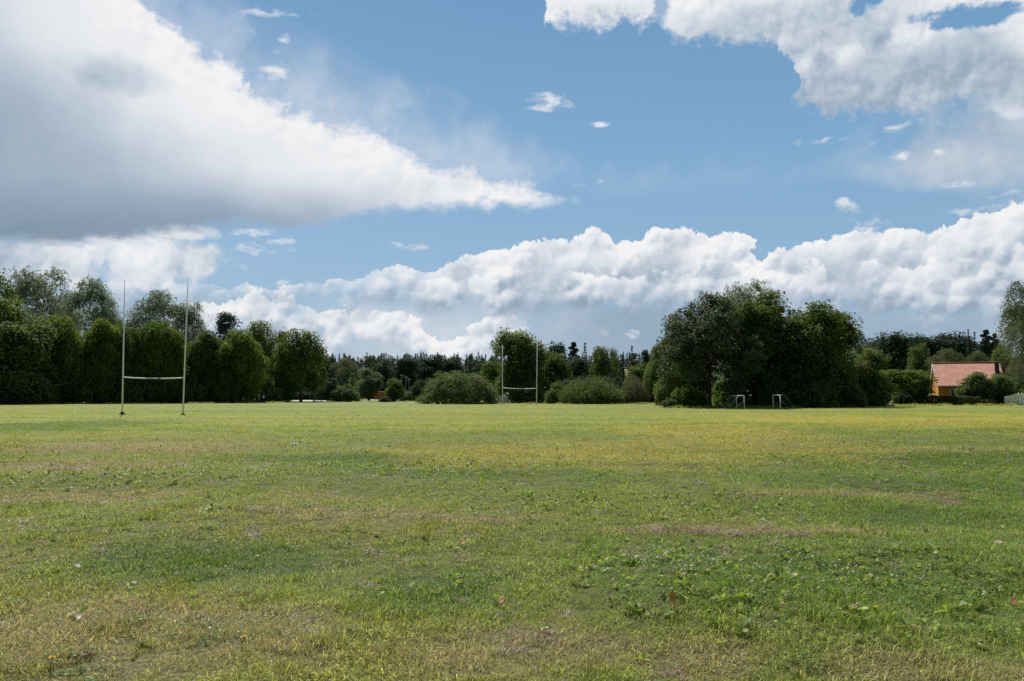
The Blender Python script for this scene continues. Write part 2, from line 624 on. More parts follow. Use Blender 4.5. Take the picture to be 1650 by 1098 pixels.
def allz(zs):
    q = zone(*zs[0])
    for z_ in zs[1:]:
        q = q.mx(zone(*z_))
    return q


z_yel = allz([(610, 1270, 708, 770), (1130, 1760, 668, 716), (960, 1330, 684, 752), (1560, 1760, 664, 690)])
z_dry = allz([(40, 460, 706, 734), (-60, 360, 742, 772), (-60, 330, 790, 822), (380, 640, 796, 812), (-120, 600, 950, 1085), (600, 1050, 990, 1075),
              (900, 1480, 847, 866), (1200, 1600, 792, 803), (1220, 1750, 1050, 1120), (430, 900, 824, 850), (1300, 1750, 725, 738), (1010, 1240, 1020, 1090)])
z_lush = allz([(480, 1000, 742, 772), (1150, 1750, 724, 760), (1240, 1750, 760, 800), (860, 1750, 885, 1030), (100, 560, 868, 935), (560, 860, 905, 985),
               (300, 760, 730, 752), (-80, 300, 675, 700), (1320, 1750, 812, 850)])
base = mixc(_g, (n_big * 2.0 + n_mid * 0.9 + 0.5).cl(), (0.088, 0.130, 0.021), (0.160, 0.166, 0.037))
far = mixc(_g, (n_str * 3.2 + n_big * 0.9 + 0.5).cl(), (0.102, 0.142, 0.025), (0.176, 0.178, 0.038))
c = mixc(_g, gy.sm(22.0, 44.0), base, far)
c = mixc(_g, z_lush * 0.85, c, (0.062, 0.104, 0.016))
c = mixc(_g, z_yel * 0.85, c, mixc(_g, (n_mid + 0.5).cl(), (0.185, 0.168, 0.030), (0.225, 0.190, 0.042)))
c = mixc(_g, z_dry * 0.42, c, mixc(_g, (n_fin + 0.5).cl(), (0.215, 0.170, 0.080), (0.30, 0.235, 0.135)))
c = mixc(_g, (n_fin * 1.6 + n_mid * 0.8).sm(0.05, 0.6) * 0.3, c, (0.225, 0.185, 0.085))
go = _g.nodes.new('NodeGroupOutput')
_g.links.new(c, go.inputs[0])
_g.links.new(z_dry.v, go.inputs[1])


def turf_node(nt):
    n = nt.nodes.new('ShaderNodeGroup')
    n.node_tree = turf
    return n


# ground: one sheet, fine underfoot and coarse at the horizon
def graded(c0, lo, hi, n, b=1.6):
    a0, a1 = math.asinh((lo - c0) / b), math.asinh((hi - c0) / b)
    return c0 + b * np.sinh(np.linspace(a0, a1, n))


gxv = graded(0, -2600, 2600, 380)
gyv = graded(5, -900, 4200, 380)
X, Y = np.meshgrid(gxv, gyv)
Z = terr(X, Y)
ii = np.arange(380 * 380).reshape(380, 380)
Fq = np.stack([ii[:-1, :-1], ii[:-1, 1:], ii[1:, 1:], ii[1:, :-1]], -1).reshape(-1, 4)

gm, gnt, gout = new_mat('field_turf')
tn = turf_node(gnt)
ggeo = gnt.nodes.new('ShaderNodeNewGeometry')
gp = ggeo.outputs['Position']
f1 = noise(gnt, gp, 7.0, 6.0, 0.7, '3D')
f2 = noise(gnt, gp, 28.0, 3.0, 0.6, '3D')
gsp = gnt.nodes.new('ShaderNodeSeparateXYZ')
gnt.links.new(gp, gsp.inputs[0])
gdy = E(gnt, gsp.outputs[1])
f0 = noise(gnt, vec(gnt, E(gnt, gsp.outputs[0]) * 0.5, gdy), 0.9, 7.0, 0.72)
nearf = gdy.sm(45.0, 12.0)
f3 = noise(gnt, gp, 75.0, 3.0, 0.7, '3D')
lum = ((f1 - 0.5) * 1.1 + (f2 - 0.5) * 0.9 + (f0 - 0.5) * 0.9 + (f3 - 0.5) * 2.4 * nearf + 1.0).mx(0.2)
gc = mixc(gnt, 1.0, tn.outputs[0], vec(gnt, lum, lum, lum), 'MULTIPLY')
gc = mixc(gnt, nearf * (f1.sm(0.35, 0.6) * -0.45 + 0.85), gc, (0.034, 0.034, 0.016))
bp = gnt.nodes.new('ShaderNodeBump')
bp.inputs['Strength'].default_value = 0.8
bp.inputs['Distance'].default_value = 0.06
lnk(gnt, f1 + f2 * 0.4 + f0 * 1.2, bp.inputs['Height'])
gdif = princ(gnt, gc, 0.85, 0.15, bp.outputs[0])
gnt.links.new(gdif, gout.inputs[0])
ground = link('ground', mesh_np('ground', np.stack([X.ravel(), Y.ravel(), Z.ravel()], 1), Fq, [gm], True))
tag(ground, kind='structure')


# ------------------------------------------------------------------ turf plants (scattered, uncountable)
def blade_mat(name, mode):
    m, nt, out = new_mat(name)
    g = nt.nodes.new('ShaderNodeNewGeometry')
    oi = nt.nodes.new('ShaderNodeObjectInfo')
    r1 = E(nt, g.outputs['Random Per Island'])
    r2 = E(nt, oi.outputs['Random'])
    rr = (r1 * 7.13 + r2 * 3.7)._m('FRACT')
    if mode == 'grass':
        t = turf_node(nt)
        c = t.outputs[0]
        gs_ = nt.nodes.new('ShaderNodeSeparateXYZ')
        nt.links.new(g.outputs['Position'], gs_.inputs[0])
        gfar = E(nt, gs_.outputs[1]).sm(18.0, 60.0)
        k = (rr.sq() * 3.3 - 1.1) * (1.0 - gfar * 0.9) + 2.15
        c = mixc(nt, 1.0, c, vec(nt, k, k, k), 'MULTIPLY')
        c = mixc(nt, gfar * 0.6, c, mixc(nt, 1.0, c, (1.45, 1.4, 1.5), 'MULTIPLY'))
        dryk = (E(nt, t.outputs[1]) * 0.35 + 0.09)
        c = mixc(nt, (r1 - (1.0 - dryk)).sm(0.0, 0.02) * 0.85, c, (0.34, 0.27, 0.15))
        c = mixc(nt, (r2 * 0.999).sm(0.55, 1.0) * 0.35, c, (0.07, 0.14, 0.028))
    elif mode == 'leaf':
        c = mixc(nt, rr, (0.080, 0.135, 0.026), (0.30, 0.36, 0.06))
        c = mixc(nt, (r2 - 0.86).sm(0, 0.05) * 0.6, c, (0.24, 0.22, 0.04))
    elif mode == 'clover':
        c = mixc(nt, rr, (0.085, 0.140, 0.028), (0.17, 0.24, 0.055))
    elif mode == 'thatch':
        c = mixc(nt, rr, (0.085, 0.060, 0.042), (0.40, 0.31, 0.21))
    elif mode == 'flower':
        c = mixc(nt, r2, (0.75, 0.70, 0.62), (0.70, 0.45, 0.42))
    d = princ(nt, c, 0.45, 0.15 if mode in ('leaf', 'clover') else 0.15)
    tr = nt.nodes.new('ShaderNodeBsdfTranslucent')
    bright = mixc(nt, 1.0, c, (1.14, 1.18, 0.80), 'MULTIPLY')
    nt.links.new(bright, tr.inputs[0])
    mx_ = nt.nodes.new('ShaderNodeMixShader')
    mx_.inputs[0].default_value = 0.15 if mode in ('thatch', 'flower') else 0.42
    nt.links.new(d, mx_.inputs[1])
    nt.links.new(tr.outputs[0], mx_.inputs[2])
    nt.links.new(mx_.outputs[0], out.inputs[0])
    return m


M_grass, M_leaf, M_clover, M_thatch, M_flower = (blade_mat('turf_' + q, q) for q in ('grass', 'leaf', 'clover', 'thatch', 'flower'))


def blades(r, n, rad, h0, h1, w0, w1, lean, flat=0.0):
    """n curved blades round the origin: (V, [quads, tris])"""
    V, Q, T = [], [], []
    for _ in range(n):
        a = r.uniform(0, 2 * PI)
        d = rad * math.sqrt(r.uniform())
        b = np.array([d * math.cos(a), d * math.sin(a), -0.006])
        th = r.uniform(0, 2 * PI)
        h = r.uniform(h0, h1)
        w = r.uniform(w0, w1)
        ln = abs(r.normal(0, lean)) + flat
        dirv = np.array([math.cos(th), math.sin(th), 0])
        side = np.array([-math.sin(th + r.normal(0, .5)), math.cos(th + r.normal(0, .5)), 0]) * w / 2
        m = b + dirv * h * 0.45 * math.sin(min(ln, 1.4)) * .8 + np.array([0, 0, h * 0.55 * math.cos(min(ln, 1.35) * .8)])
        t = b + dirv * h * math.sin(min(ln * 1.25, 1.5)) + np.array([0, 0, h * math.cos(min(ln * 1.2, 1.5))])
        i = len(V)
        V += [b - side, b + side, m + side * .8, m - side * .8, t]
        Q.append((i, i + 1, i + 2, i + 3))
        T.append((i + 3, i + 2, i + 4))
    return np.array(V), [np.array(Q), np.array(T)]


def leaves_rosette(r, n, l0, l1, w, up):
    V, Q = [], []
    for k in range(n):
        th = 2 * PI * k / n + r.uniform(-.4, .4)
        L = r.uniform(l0, l1)
        e = r.uniform(up * .3, up)
        d = np.array([math.cos(th) * math.cos(e), math.sin(th) * math.cos(e), math.sin(e)])
        s = np.array([-math.sin(th), math.cos(th), r.uniform(-.5, .5)])
        ww = w * L * r.uniform(.7, 1.2)
        prof = [(0, .12), (.3, .5), (.55, 1.0), (.8, .8), (1.0, .06)]
        i = len(V)
        for t, q in prof:
            p = d * L * t + np.array([0, 0, -0.35 * L * t * t + .012 + 0.02])
            V += [p - s * ww * q / 2, p + s * ww * q / 2 + np.array([0, 0, .15 * ww])]
        for j in range(len(prof) - 1):
            o = i + 2 * j
            Q.append((o, o + 1, o + 3, o + 2))
    return np.array(V), [np.array(Q)]


def clover_patch(r, n, rad):
    V, Q = [], []
    for _ in range(n):
        a, d = r.uniform(0, 2 * PI), rad * math.sqrt(r.uniform())
        c = np.array([d * math.cos(a), d * math.sin(a), r.uniform(.012, .05)])
        for k in range(3):
            th = a + 2 * PI * k / 3
            u = np.array([math.cos(th), math.sin(th), r.uniform(-.5, .5)])
            s = np.array([-math.sin(th), math.cos(th), r.uniform(-.5, .5)])
            L = r.uniform(.011, .019)
            i = len(V)
            V += [c, c + u * L * .6 + s * L * .5, c + u * L * 1.15, c + u * L * .6 - s * L * .5]
            Q.append((i, i + 1, i + 2, i + 3))
    return np.array(V), [np.array(Q)]


def flower_head(r):
    V, Q = [], []
    h = r.uniform(.05, .085)
    for k in range(26):
        z = r.uniform(-.4, 1)
        a = r.uniform(0, 2 * PI)
        rr_ = math.sqrt(max(0, 1 - z * z))
        n_ = np.array([rr_ * math.cos(a), rr_ * math.sin(a), z])
        p = np.array([0, 0, h]) + n_ * .009
        s = np.cross(n_, [0.3, .2, .9])
        s /= np.linalg.norm(s)
        t = np.cross(n_, s)
        i = len(V)
        V += [p - s * .004, p - t * .004 + n_ * .003, p + s * .004, p + t * .004 + n_ * .003]
        Q.append((i, i + 1, i + 2, i + 3))
    return np.array(V), [np.array(Q)]


def coll_of(name, items):
    """Source pieces for a scatter, in a collection that is not in the scene."""
    c = bpy.data.collections.new(name)
    for k, (V, Fs, m) in enumerate(items):
        o = bpy.data.objects.new('%s_%02d' % (name, k), mesh_np(name, V, Fs, [m]))
        c.objects.link(o)
    return c


def scatter(name, label, x, y, idx, scl, tiltv, coll):
    n = len(x)
    z = terr(x, y)
    me = bpy.data.meshes.new(name)
    me.vertices.add(n)
    me.vertices.foreach_set('co', np.stack([x, y, z], 1).astype(np.float32).ravel())
    a = me.attributes.new('piece', 'INT', 'POINT')
    a.data.foreach_set('value', np.asarray(idx, dtype=np.int32))
    a = me.attributes.new('size', 'FLOAT', 'POINT')
    a.data.foreach_set('value', np.asarray(scl, dtype=np.float32))
    rot = np.stack([rng.normal(0, tiltv, n), rng.normal(0, tiltv, n), rng.uniform(0, 2 * PI, n)], 1)
    a = me.attributes.new('turn', 'FLOAT_VECTOR', 'POINT')
    a.data.foreach_set('vector', rot.astype(np.float32).ravel())
    o = link(name, me)
    tag(o, label, kind='stuff')
    ng = bpy.data.node_groups.new('scatter_' + name, 'GeometryNodeTree')
    ng.interface.new_socket('Geometry', in_out='INPUT', socket_type='NodeSocketGeometry')
    ng.interface.new_socket('Geometry', in_out='OUTPUT', socket_type='NodeSocketGeometry')
    N = ng.nodes
    gi, go_ = N.new('NodeGroupInput'), N.new('NodeGroupOutput')
    ci = N.new('GeometryNodeCollectionInfo')
    ci.inputs['Collection'].default_value = coll
    ci.inputs['Separate Children'].default_value = True
    ci.inputs['Reset Children'].default_value = True
    ip = N.new('GeometryNodeInstanceOnPoints')
    ip.inputs['Pick Instance'].default_value = True
    ng.links.new(gi.outputs[0], ip.inputs['Points'])
    ng.links.new(ci.outputs[0], ip.inputs['Instance'])
    for nm, typ, sock in (('piece', 'INT', 'Instance Index'), ('size', 'FLOAT', 'Scale'), ('turn', 'FLOAT_VECTOR', 'Rotation')):
        at_ = N.new('GeometryNodeInputNamedAttribute')
        at_.data_type = typ
        at_.inputs[0].default_value = nm
        src = at_.outputs[0]
        if nm == 'turn':
            e2 = N.new('FunctionNodeEulerToRotation')
            ng.links.new(src, e2.inputs[0])
            src = e2.outputs[0]
        ng.links.new(src, ip.inputs[sock])
    ng.links.new(ip.outputs[0], go_.inputs[0])
    md = o.modifiers.new('scatter', 'NODES')
    md.node_group = ng
    return o


def wedge(r, y0, y1, dens, half=0.80, extra=3.0):
    """Random ground points in front of the camera, at dens per square metre."""
    area = (y1 - y0) * (half * (y0 + y1) + 2 * extra)
    n = int(area * dens)
    yy = y0 + (y1 - y0) * r.uniform(size=int(n * 2.2))
    keep = r.uniform(size=len(yy)) < (half * yy + extra) / (half * y1 + extra)
    yy = yy[keep][:n]
    xx = (r.uniform(size=len(yy)) * 2 - 1) * (half * yy + extra)
    return xx, yy


def inzone(x, y, x0, x1, r0, r1):
    ya, yb = row_y(r0), row_y(r1)
    yc, ry = (ya + yb) / 2, abs(ya - yb) / 2
    xc, rx = px_x((x0 + x1) / 2, yc), (x1 - x0) / 2 / F * yc
    return 1 - ((x - xc) / rx) ** 2 - ((y - yc) / ry) ** 2


def lump(x, y, lam, k=0):
    """Cheap smooth noise, about -1..1."""
    z = 0
    for i in range(6):
        th, ph = _w[(i + k * 5) % 40]
        z = z + np.sin((x * math.cos(th * 3 + i) + y * math.sin(th * 3 + i)) * 2 * PI / (lam * (0.7 + .13 * i)) + ph * 2)
    return z / 3.0


tufts = []
for k in range(7):
    V, Fs = blades(rng, 34, 0.10, 0.028, 0.075, 0.0026, 0.0052, 0.55, 0.55)
    tufts.append((V, Fs, M_grass))
for k in range(4):
    V, Fs = blades(rng, 46, 0.085, 0.04, 0.095, 0.0026, 0.0055, 0.5, 0.35)
    tufts.append((V, Fs, M_grass))
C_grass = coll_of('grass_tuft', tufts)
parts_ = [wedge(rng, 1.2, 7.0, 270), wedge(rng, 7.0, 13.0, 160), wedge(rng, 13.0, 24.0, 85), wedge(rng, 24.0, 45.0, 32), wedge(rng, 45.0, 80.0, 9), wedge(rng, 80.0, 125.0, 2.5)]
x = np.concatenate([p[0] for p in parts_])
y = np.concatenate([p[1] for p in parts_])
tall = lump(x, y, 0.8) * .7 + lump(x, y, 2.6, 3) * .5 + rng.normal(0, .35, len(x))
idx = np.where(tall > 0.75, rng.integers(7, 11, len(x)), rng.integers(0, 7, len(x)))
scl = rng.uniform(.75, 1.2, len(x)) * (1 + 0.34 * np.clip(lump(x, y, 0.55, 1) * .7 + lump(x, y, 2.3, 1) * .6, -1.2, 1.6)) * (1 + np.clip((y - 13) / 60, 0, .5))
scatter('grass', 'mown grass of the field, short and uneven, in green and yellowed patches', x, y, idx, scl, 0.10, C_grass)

# broad-leaved weeds
wd = []
for k in range(5):
    V, Fs = leaves_rosette(rng, int(rng.integers(5, 9)), .05, .10, .34, 1.1)
    wd.append((V, Fs, M_leaf))
for k in range(3):
    V, Fs = leaves_rosette(rng, int(rng.integers(4, 7)), .035, .07, .62, .9)
    wd.append((V, Fs, M_leaf))
C_weed = coll_of('weed_rosette', wd)
x, y = wedge(rng, 1.5, 30.0, 60)
p = np.clip(inzone(x, y, 840, 1780, 872, 1050) * 1.6, 0, 1) * 1.3
for zz in ((480, 1000, 742, 772), (1150, 1750, 724, 770), (560, 900, 905, 985), (1050, 1300, 790, 850), (0, 480, 760, 800), (700, 1200, 800, 850)):
    p = np.maximum(p, np.clip(inzone(x, y, *zz), 0, .5) * .8)
p = np.maximum(p, 0.05) * (0.35 + np.clip(lump(x, y, 0.9, 2) + .4, 0, 2))
k_ = rng.uniform(size=len(x)) < p
x, y = x[k_], y[k_]
scatter('weeds', 'broad-leaved weeds growing in loose clumps in the grass', x, y, rng.integers(0, 8, len(x)), rng.uniform(.4, 1.15, len(x)), .3, C_weed)

# clover with its flower heads
cv = []
for k in range(4):
    V, Fs = clover_patch(rng, 42, .12)
    cv.append((V, Fs, M_clover))
C_clov = coll_of('clover_patch', cv)
x, y = wedge(rng, 2.0, 16.0, 30)
p = np.clip(inzone(x, y, 880, 1750, 870, 1010), 0, .7) + np.clip(inzone(x, y, -100, 420, 985, 1110), 0, .3) * .4 + .02
k_ = rng.uniform(size=len(x)) < p * (.3 + np.clip(lump(x, y, 1.3, 3) + .3, 0, 2))
xc_, yc_ = x[k_], y[k_]
scatter('clover', 'low clover leaves spread between the grass blades', xc_, yc_, rng.integers(0, 4, len(xc_)), rng.uniform(.7, 1.3, len(xc_)), .1, C_clov)
C_flow = coll_of('clover_flower', [flower_head(rng) + (M_flower,) for _ in range(3)])
x, y = wedge(rng, 2.0, 14.0, 30)
p = np.clip(inzone(x, y, 940, 1420, 868, 940), 0, .6) * 1.0 + np.clip(inzone(x, y, 900, 1650, 880, 1040), 0, .5) * .35 + .008
k_ = rng.uniform(size=len(x)) < p * .8
x, y = x[k_], y[k_]
scatter('clover_blossom', 'small white and pink clover heads dotted over the grass', x, y, rng.integers(0, 3, len(x)), rng.uniform(.7, 1.25, len(x)), .15, C_flow)

# cut grass left in windrows and bare scrapes
th_ = []
for k in range(4):
    V, Fs = blades(rng, 60, .11, .04, .11, .003, .006, 0.35, 1.05)
    V[:, 2] += rng.uniform(0, .02)
    th_.append((V, Fs, M_thatch))
C_th = coll_of('cut_grass', th_)
x, y = wedge(rng, 3.0, 22.0, 110)
p = 0 * x + .045
for zz, k in (((960, 1440, 849, 868), 1.0), ((1380, 1460, 866, 880), 1), ((1580, 1650, 875, 892), 1), ((1300, 1420, 796, 806), .9), ((1470, 1560, 800, 808), .7), ((-20, 60, 806, 820), 1),
              ((110, 210, 812, 822), 1), ((150, 250, 800, 810), .5), ((220, 250, 812, 818), 1), ((260, 310, 818, 830), .8), ((515, 585, 828, 838), 1), ((680, 740, 834, 846), .6),
              ((760, 830, 834, 850), .9), ((0, 170, 754, 764), .7), ((170, 200, 772, 778), 1), ((1090, 1130, 895, 960), .10), ((600, 1000, 1000, 1060), .22), ((60, 400, 960, 1060), .16),
              ((1170, 1230, 795, 806), .8), ((380, 460, 828, 842), .5), ((1060, 1110, 1040, 1090), .5)):
    p = np.maximum(p, np.clip(inzone(x, y, *zz) * 1.4, 0, 1) * k)
k_ = rng.uniform(size=len(x)) < p * np.clip(.55 + lump(x, y, .7, 4), 0.03, 1)
x, y = x[k_], y[k_]
scatter('cut_grass', 'brown cut grass lying in broken windrows across the field', x, y, rng.integers(0, 4, len(x)), rng.uniform(.5, 1.1, len(x)), .2, C_th)
# ------------------------------------------------------------------ foliage
def leaf_mat(name, ca, cb, tr=0.3, spec=0.35, rough=0.5, tint=(1.3, 1.3, 0.6)):
    m, nt, out = new_mat(name)
    g = nt.nodes.new('ShaderNodeNewGeometry')
    oi = nt.nodes.new('ShaderNodeObjectInfo')
    t = nt.nodes.new('ShaderNodeTexCoord')
    nz = noise(nt, t.outputs['Object'], 0.35, 3.0, 0.6, '3D')
    r1 = E(nt, g.outputs['Random Per Island'])
    f = (r1 * 0.7 + (nz - 0.5) * 1.2 + 0.15).cl()
    c = mixc(nt, f, ca, cb)
    k = E(nt, oi.outputs['Random']) * 0.35 + 0.82
    c = mixc(nt, 1.0, c, vec(nt, k, k * 0.5 + 0.5, k), 'MULTIPLY')
    d = princ(nt, c, 0.75, spec * .35)
    tb = nt.nodes.new('ShaderNodeBsdfTranslucent')
    nt.links.new(mixc(nt, 1.0, c, tint, 'MULTIPLY'), tb.inputs[0])
    mx_ = nt.nodes.new('ShaderNodeMixShader')
    mx_.inputs[0].default_value = tr
    nt.links.new(d, mx_.inputs[1])
    nt.links.new(tb.outputs[0], mx_.inputs[2])
    nt.links.new(mx_.outputs[0], out.inputs[0])
    return m


ML = {
    'broad': leaf_mat('leaves_broad', (0.044, 0.068, 0.022), (0.16, 0.21, 0.06), 0.34),
    'maple': leaf_mat('leaves_maple', (0.040, 0.058, 0.026), (0.105, 0.132, 0.062), 0.20, 0.6, 0.45),
    'round': leaf_mat('leaves_round_willow', (0.052, 0.085, 0.022), (0.20, 0.265, 0.066), 0.42, 0.2, tint=(1.3, 1.35, 0.6)),
    'willow': leaf_mat('leaves_willow', (0.12, 0.15, 0.105), (0.28, 0.32, 0.24), 0.38, 0.3, tint=(1.05, 1.1, 0.85)),
    'birch': leaf_mat('leaves_birch', (0.06, 0.08, 0.036), (0.135, 0.16, 0.07), 0.32),
    'dark': leaf_mat('needles_dark', (0.018, 0.031, 0.021), (0.038, 0.056, 0.036), 0.14, 0.2),
    'far': leaf_mat('leaves_far', (0.030, 0.050, 0.036), (0.062, 0.088, 0.060), 0.2, 0.2),  # slight blue stands in for distance haze, mixed into the leaf colour
    'shrub': leaf_mat('leaves_shrub', (0.06, 0.088, 0.034), (0.14, 0.18, 0.072), 0.32, 0.3),
    'bright': leaf_mat('leaves_bright', (0.07, 0.112, 0.022), (0.165, 0.22, 0.046), 0.38, 0.25),
    'greyish': leaf_mat('leaves_greyish', (0.078, 0.098, 0.062), (0.165, 0.19, 0.125), 0.3, 0.3),
    'hedge': leaf_mat('leaves_hedge', (0.022, 0.040, 0.014), (0.060, 0.085, 0.030), 0.2, 0.35),
    'hedge_pale': leaf_mat('leaves_hedge_pale', (0.085, 0.100, 0.045), (0.160, 0.165, 0.080), 0.3, 0.3),
}
M_bark = plain('bark', (0.075, 0.062, 0.050), 0.9, 0.1, 0.35, 3.0)
M_bark_pale = plain('bark_pale', (0.30, 0.29, 0.27), 0.85, 0.1, 0.4, 2.0)


def unit(v):
    return v / np.maximum(np.linalg.norm(v, axis=-1, keepdims=True), 1e-9)


def cards(C, Nn, S, asp=0.6, along=None):
    """Leaf-sized diamonds at C with normals Nn, half length S."""
    n = len(C)
    S = np.broadcast_to(np.asarray(S, dtype=float), (n,))[:, None]
    if along is None:
        along = rng.normal(size=(n, 3))
    a = unit(along - Nn * np.sum(along * Nn, 1, keepdims=True))
    b = np.cross(Nn, a)
    fold = Nn * S * 0.12
    V = np.stack([C - a * S, C + b * S * asp + fold, C + a * S, C - b * S * asp + fold], 1).reshape(-1, 3)
    return V, np.arange(4 * n).reshape(n, 4)


def sph(n):
    return unit(rng.normal(size=(n, 3)))


def lobes_in(W, H, z0, k, lr, flat_top=0.0, power=2.0):
    """k lobes (centre, radius) packed inside a crown W wide from z0 to H."""
    out = []
    ax = np.array([W / 2, W / 2, (H - z0) / 2])
    cc = np.array([0, 0, (H + z0) / 2])
    for i in range(k):
        d = sph(1)[0]
        r = lr * rng.uniform(.7, 1.25)
        s = rng.uniform(0.35, 1.0) ** (1 / 2.2)
        e = (np.abs(d) ** power).sum() ** (-1 / power)          # superellipsoid
        c = cc + d * e * np.maximum(ax - r * 0.85, ax * .2) * s
        out.append((c, r))
    out.append((cc, min(ax) * .55))
    return out, cc, ax


def broad_pts(W, H, z0, k, lr, nclump, per, cr, up=0.4, flatten=.75, power=2.0):
    lobes, cc, ax = lobes_in(W, H, z0, k, lr, power=power)
    Lc = np.array([l[0] for l in lobes])
    Lr = np.array([l[1] for l in lobes])
    w = Lr ** 2
    pick = rng.choice(len(lobes), nclump, p=w / w.sum())
    d = sph(nclump)
    outw = unit(Lc[pick] - cc + 1e-3)
    d = unit(d + outw * 0.55)
    P = Lc[pick] + d * (Lr[pick] * rng.uniform(.72, 1.05, nclump))[:, None]
    ci = np.repeat(np.arange(nclump), per)
    C = P[ci] + np.clip(rng.normal(size=(nclump * per, 3)), -1.5, 1.5) * cr * np.array([1, 1, flatten])
    Nn = unit(d[ci] * 0.45 + np.array([0, 0, up + .3]) + rng.normal(size=C.shape) * 0.5)
    return C, Nn, lobes


def fit(C, W, H, z0):
    """Scale a point cloud so it really fills W x W x (z0..H)."""
    lo, hi = np.percentile(C, 0.6, axis=0), np.percentile(C, 99.4, axis=0)
    C = (C - (lo + hi) / 2) / (hi - lo)
    return C * np.array([W, W, H - z0]) + np.array([0, 0, (H + z0) / 2])


def strands(starts, dirs, L, seg, droop, S, asp, jit=.12):
    """Leaves along arching shoots."""
    n = len(starts)
    Ls = L * rng.uniform(.6, 1.25, n)[:, None]
    Cs, As = [], []
    for q in range(seg):
        t = (q + rng.uniform(0, 1, (n, 1))) / seg
        p = starts + dirs * Ls * t + np.array([0, 0, -1]) * droop * Ls * t * t
        a = dirs + np.array([0, 0, -1]) * droop * 2 * t
        Cs.append(p + rng.normal(size=p.shape) * jit)
        As.append(unit(a + rng.normal(size=a.shape) * .35))
    C, A = np.concatenate(Cs), np.concatenate(As)
    Nn = unit(rng.normal(size=C.shape) + np.array([0, 0, .5]))
    return cards(C, Nn, S * rng.uniform(.7, 1.3, len(C)), asp, A)


def trunk_mesh(name, H, r0, z0, targets, bark, forks=0):
    mb = MB()
    top = Vector((rng.normal(0, .05) * H * .3, rng.normal(0, .05) * H * .3, H * .72))
    pts = [Vector((0, 0, -.3))] + [Vector((top.x * t + rng.normal(0, .02) * H * .2, top.y * t + rng.normal(0, .02) * H * .2, top.z * t)) for t in (.08, .3, .55, .8, 1)]
    mb.tube(pts, [r0 * 1.45, r0 * 1.1, r0 * .85, r0 * .62, r0 * .4, r0 * .15], 9)
    for t in targets:
        t = Vector(t)
        zs = max(z0 * .6, min(t.z * .55, top.z * .8)) * rng.uniform(.75, 1)
        k = zs / top.z
        s = Vector((top.x * k, top.y * k, zs))
        m = s.lerp(t, .5) + Vector((0, 0, .06 * H))
        rr = r0 * rng.uniform(.3, .45)
        mb.tube([s, m, t], [rr, rr * .6, rr * .2], 6)
    return mb.mesh(name, bark, True)


PROTO = {}


def core(lobes, C, C2, n, S):
    """Inner leaves that close a crown: points well inside its lobes, mapped like the outer cloud C -> C2."""
    lo, hi = np.percentile(C, 0.6, axis=0), np.percentile(C, 99.4, axis=0)
    lo2, hi2 = np.percentile(C2, 0.6, axis=0), np.percentile(C2, 99.4, axis=0)
    Lc = np.array([l[0] for l in lobes])
    Lr = np.array([l[1] for l in lobes])
    pick = rng.choice(len(lobes), n, p=Lr ** 3 / (Lr ** 3).sum())
    P = Lc[pick] + sph(n) * (Lr[pick] * .72 * rng.uniform(0, 1, n) ** .5)[:, None]
    P = (P - lo) / (hi - lo) * (hi2 - lo2) + lo2
    P[:, 2] = np.maximum(P[:, 2], .4)
    return cards(P, sph(n), S * rng.uniform(.7, 1.2, n), .8)


def join(a, b):
    return np.concatenate([a[0], b[0]]), np.concatenate([a[1], b[1] + len(a[0])])



def proto(key, W, H, V, Fc, trunk):
    """Keep a crown (leaf cards) and its trunk mesh under a key with its real size."""
    crown = mesh_np(key + '_crown', V, Fc)
    PROTO[key] = (W, H, crown, trunk)


def mk_broad(key, W, H, z0, k, lr, ncl, per, cr, S, asp=.62, bark=M_bark, up=.4, r0=None, power=2.0, flatten=.75, fill=0):
    C, Nn, lobes = broad_pts(W, H, z0, k, lr, ncl, per, cr, up, flatten, power)
    C0 = C
    C = fit(C, W, H, z0)
    V, Fc = cards(C, Nn, S * rng.uniform(.65, 1.3, len(C)), asp)
    if fill:
        V, Fc = join((V, Fc), core(lobes, C0, C, fill, S * 2.0))
    tg = [l[0] for l in lobes[:9]]
    proto(key, W, H, V, Fc, trunk_mesh(key + '_trunk', H, r0 or H * .022, max(z0, .8), tg, bark))


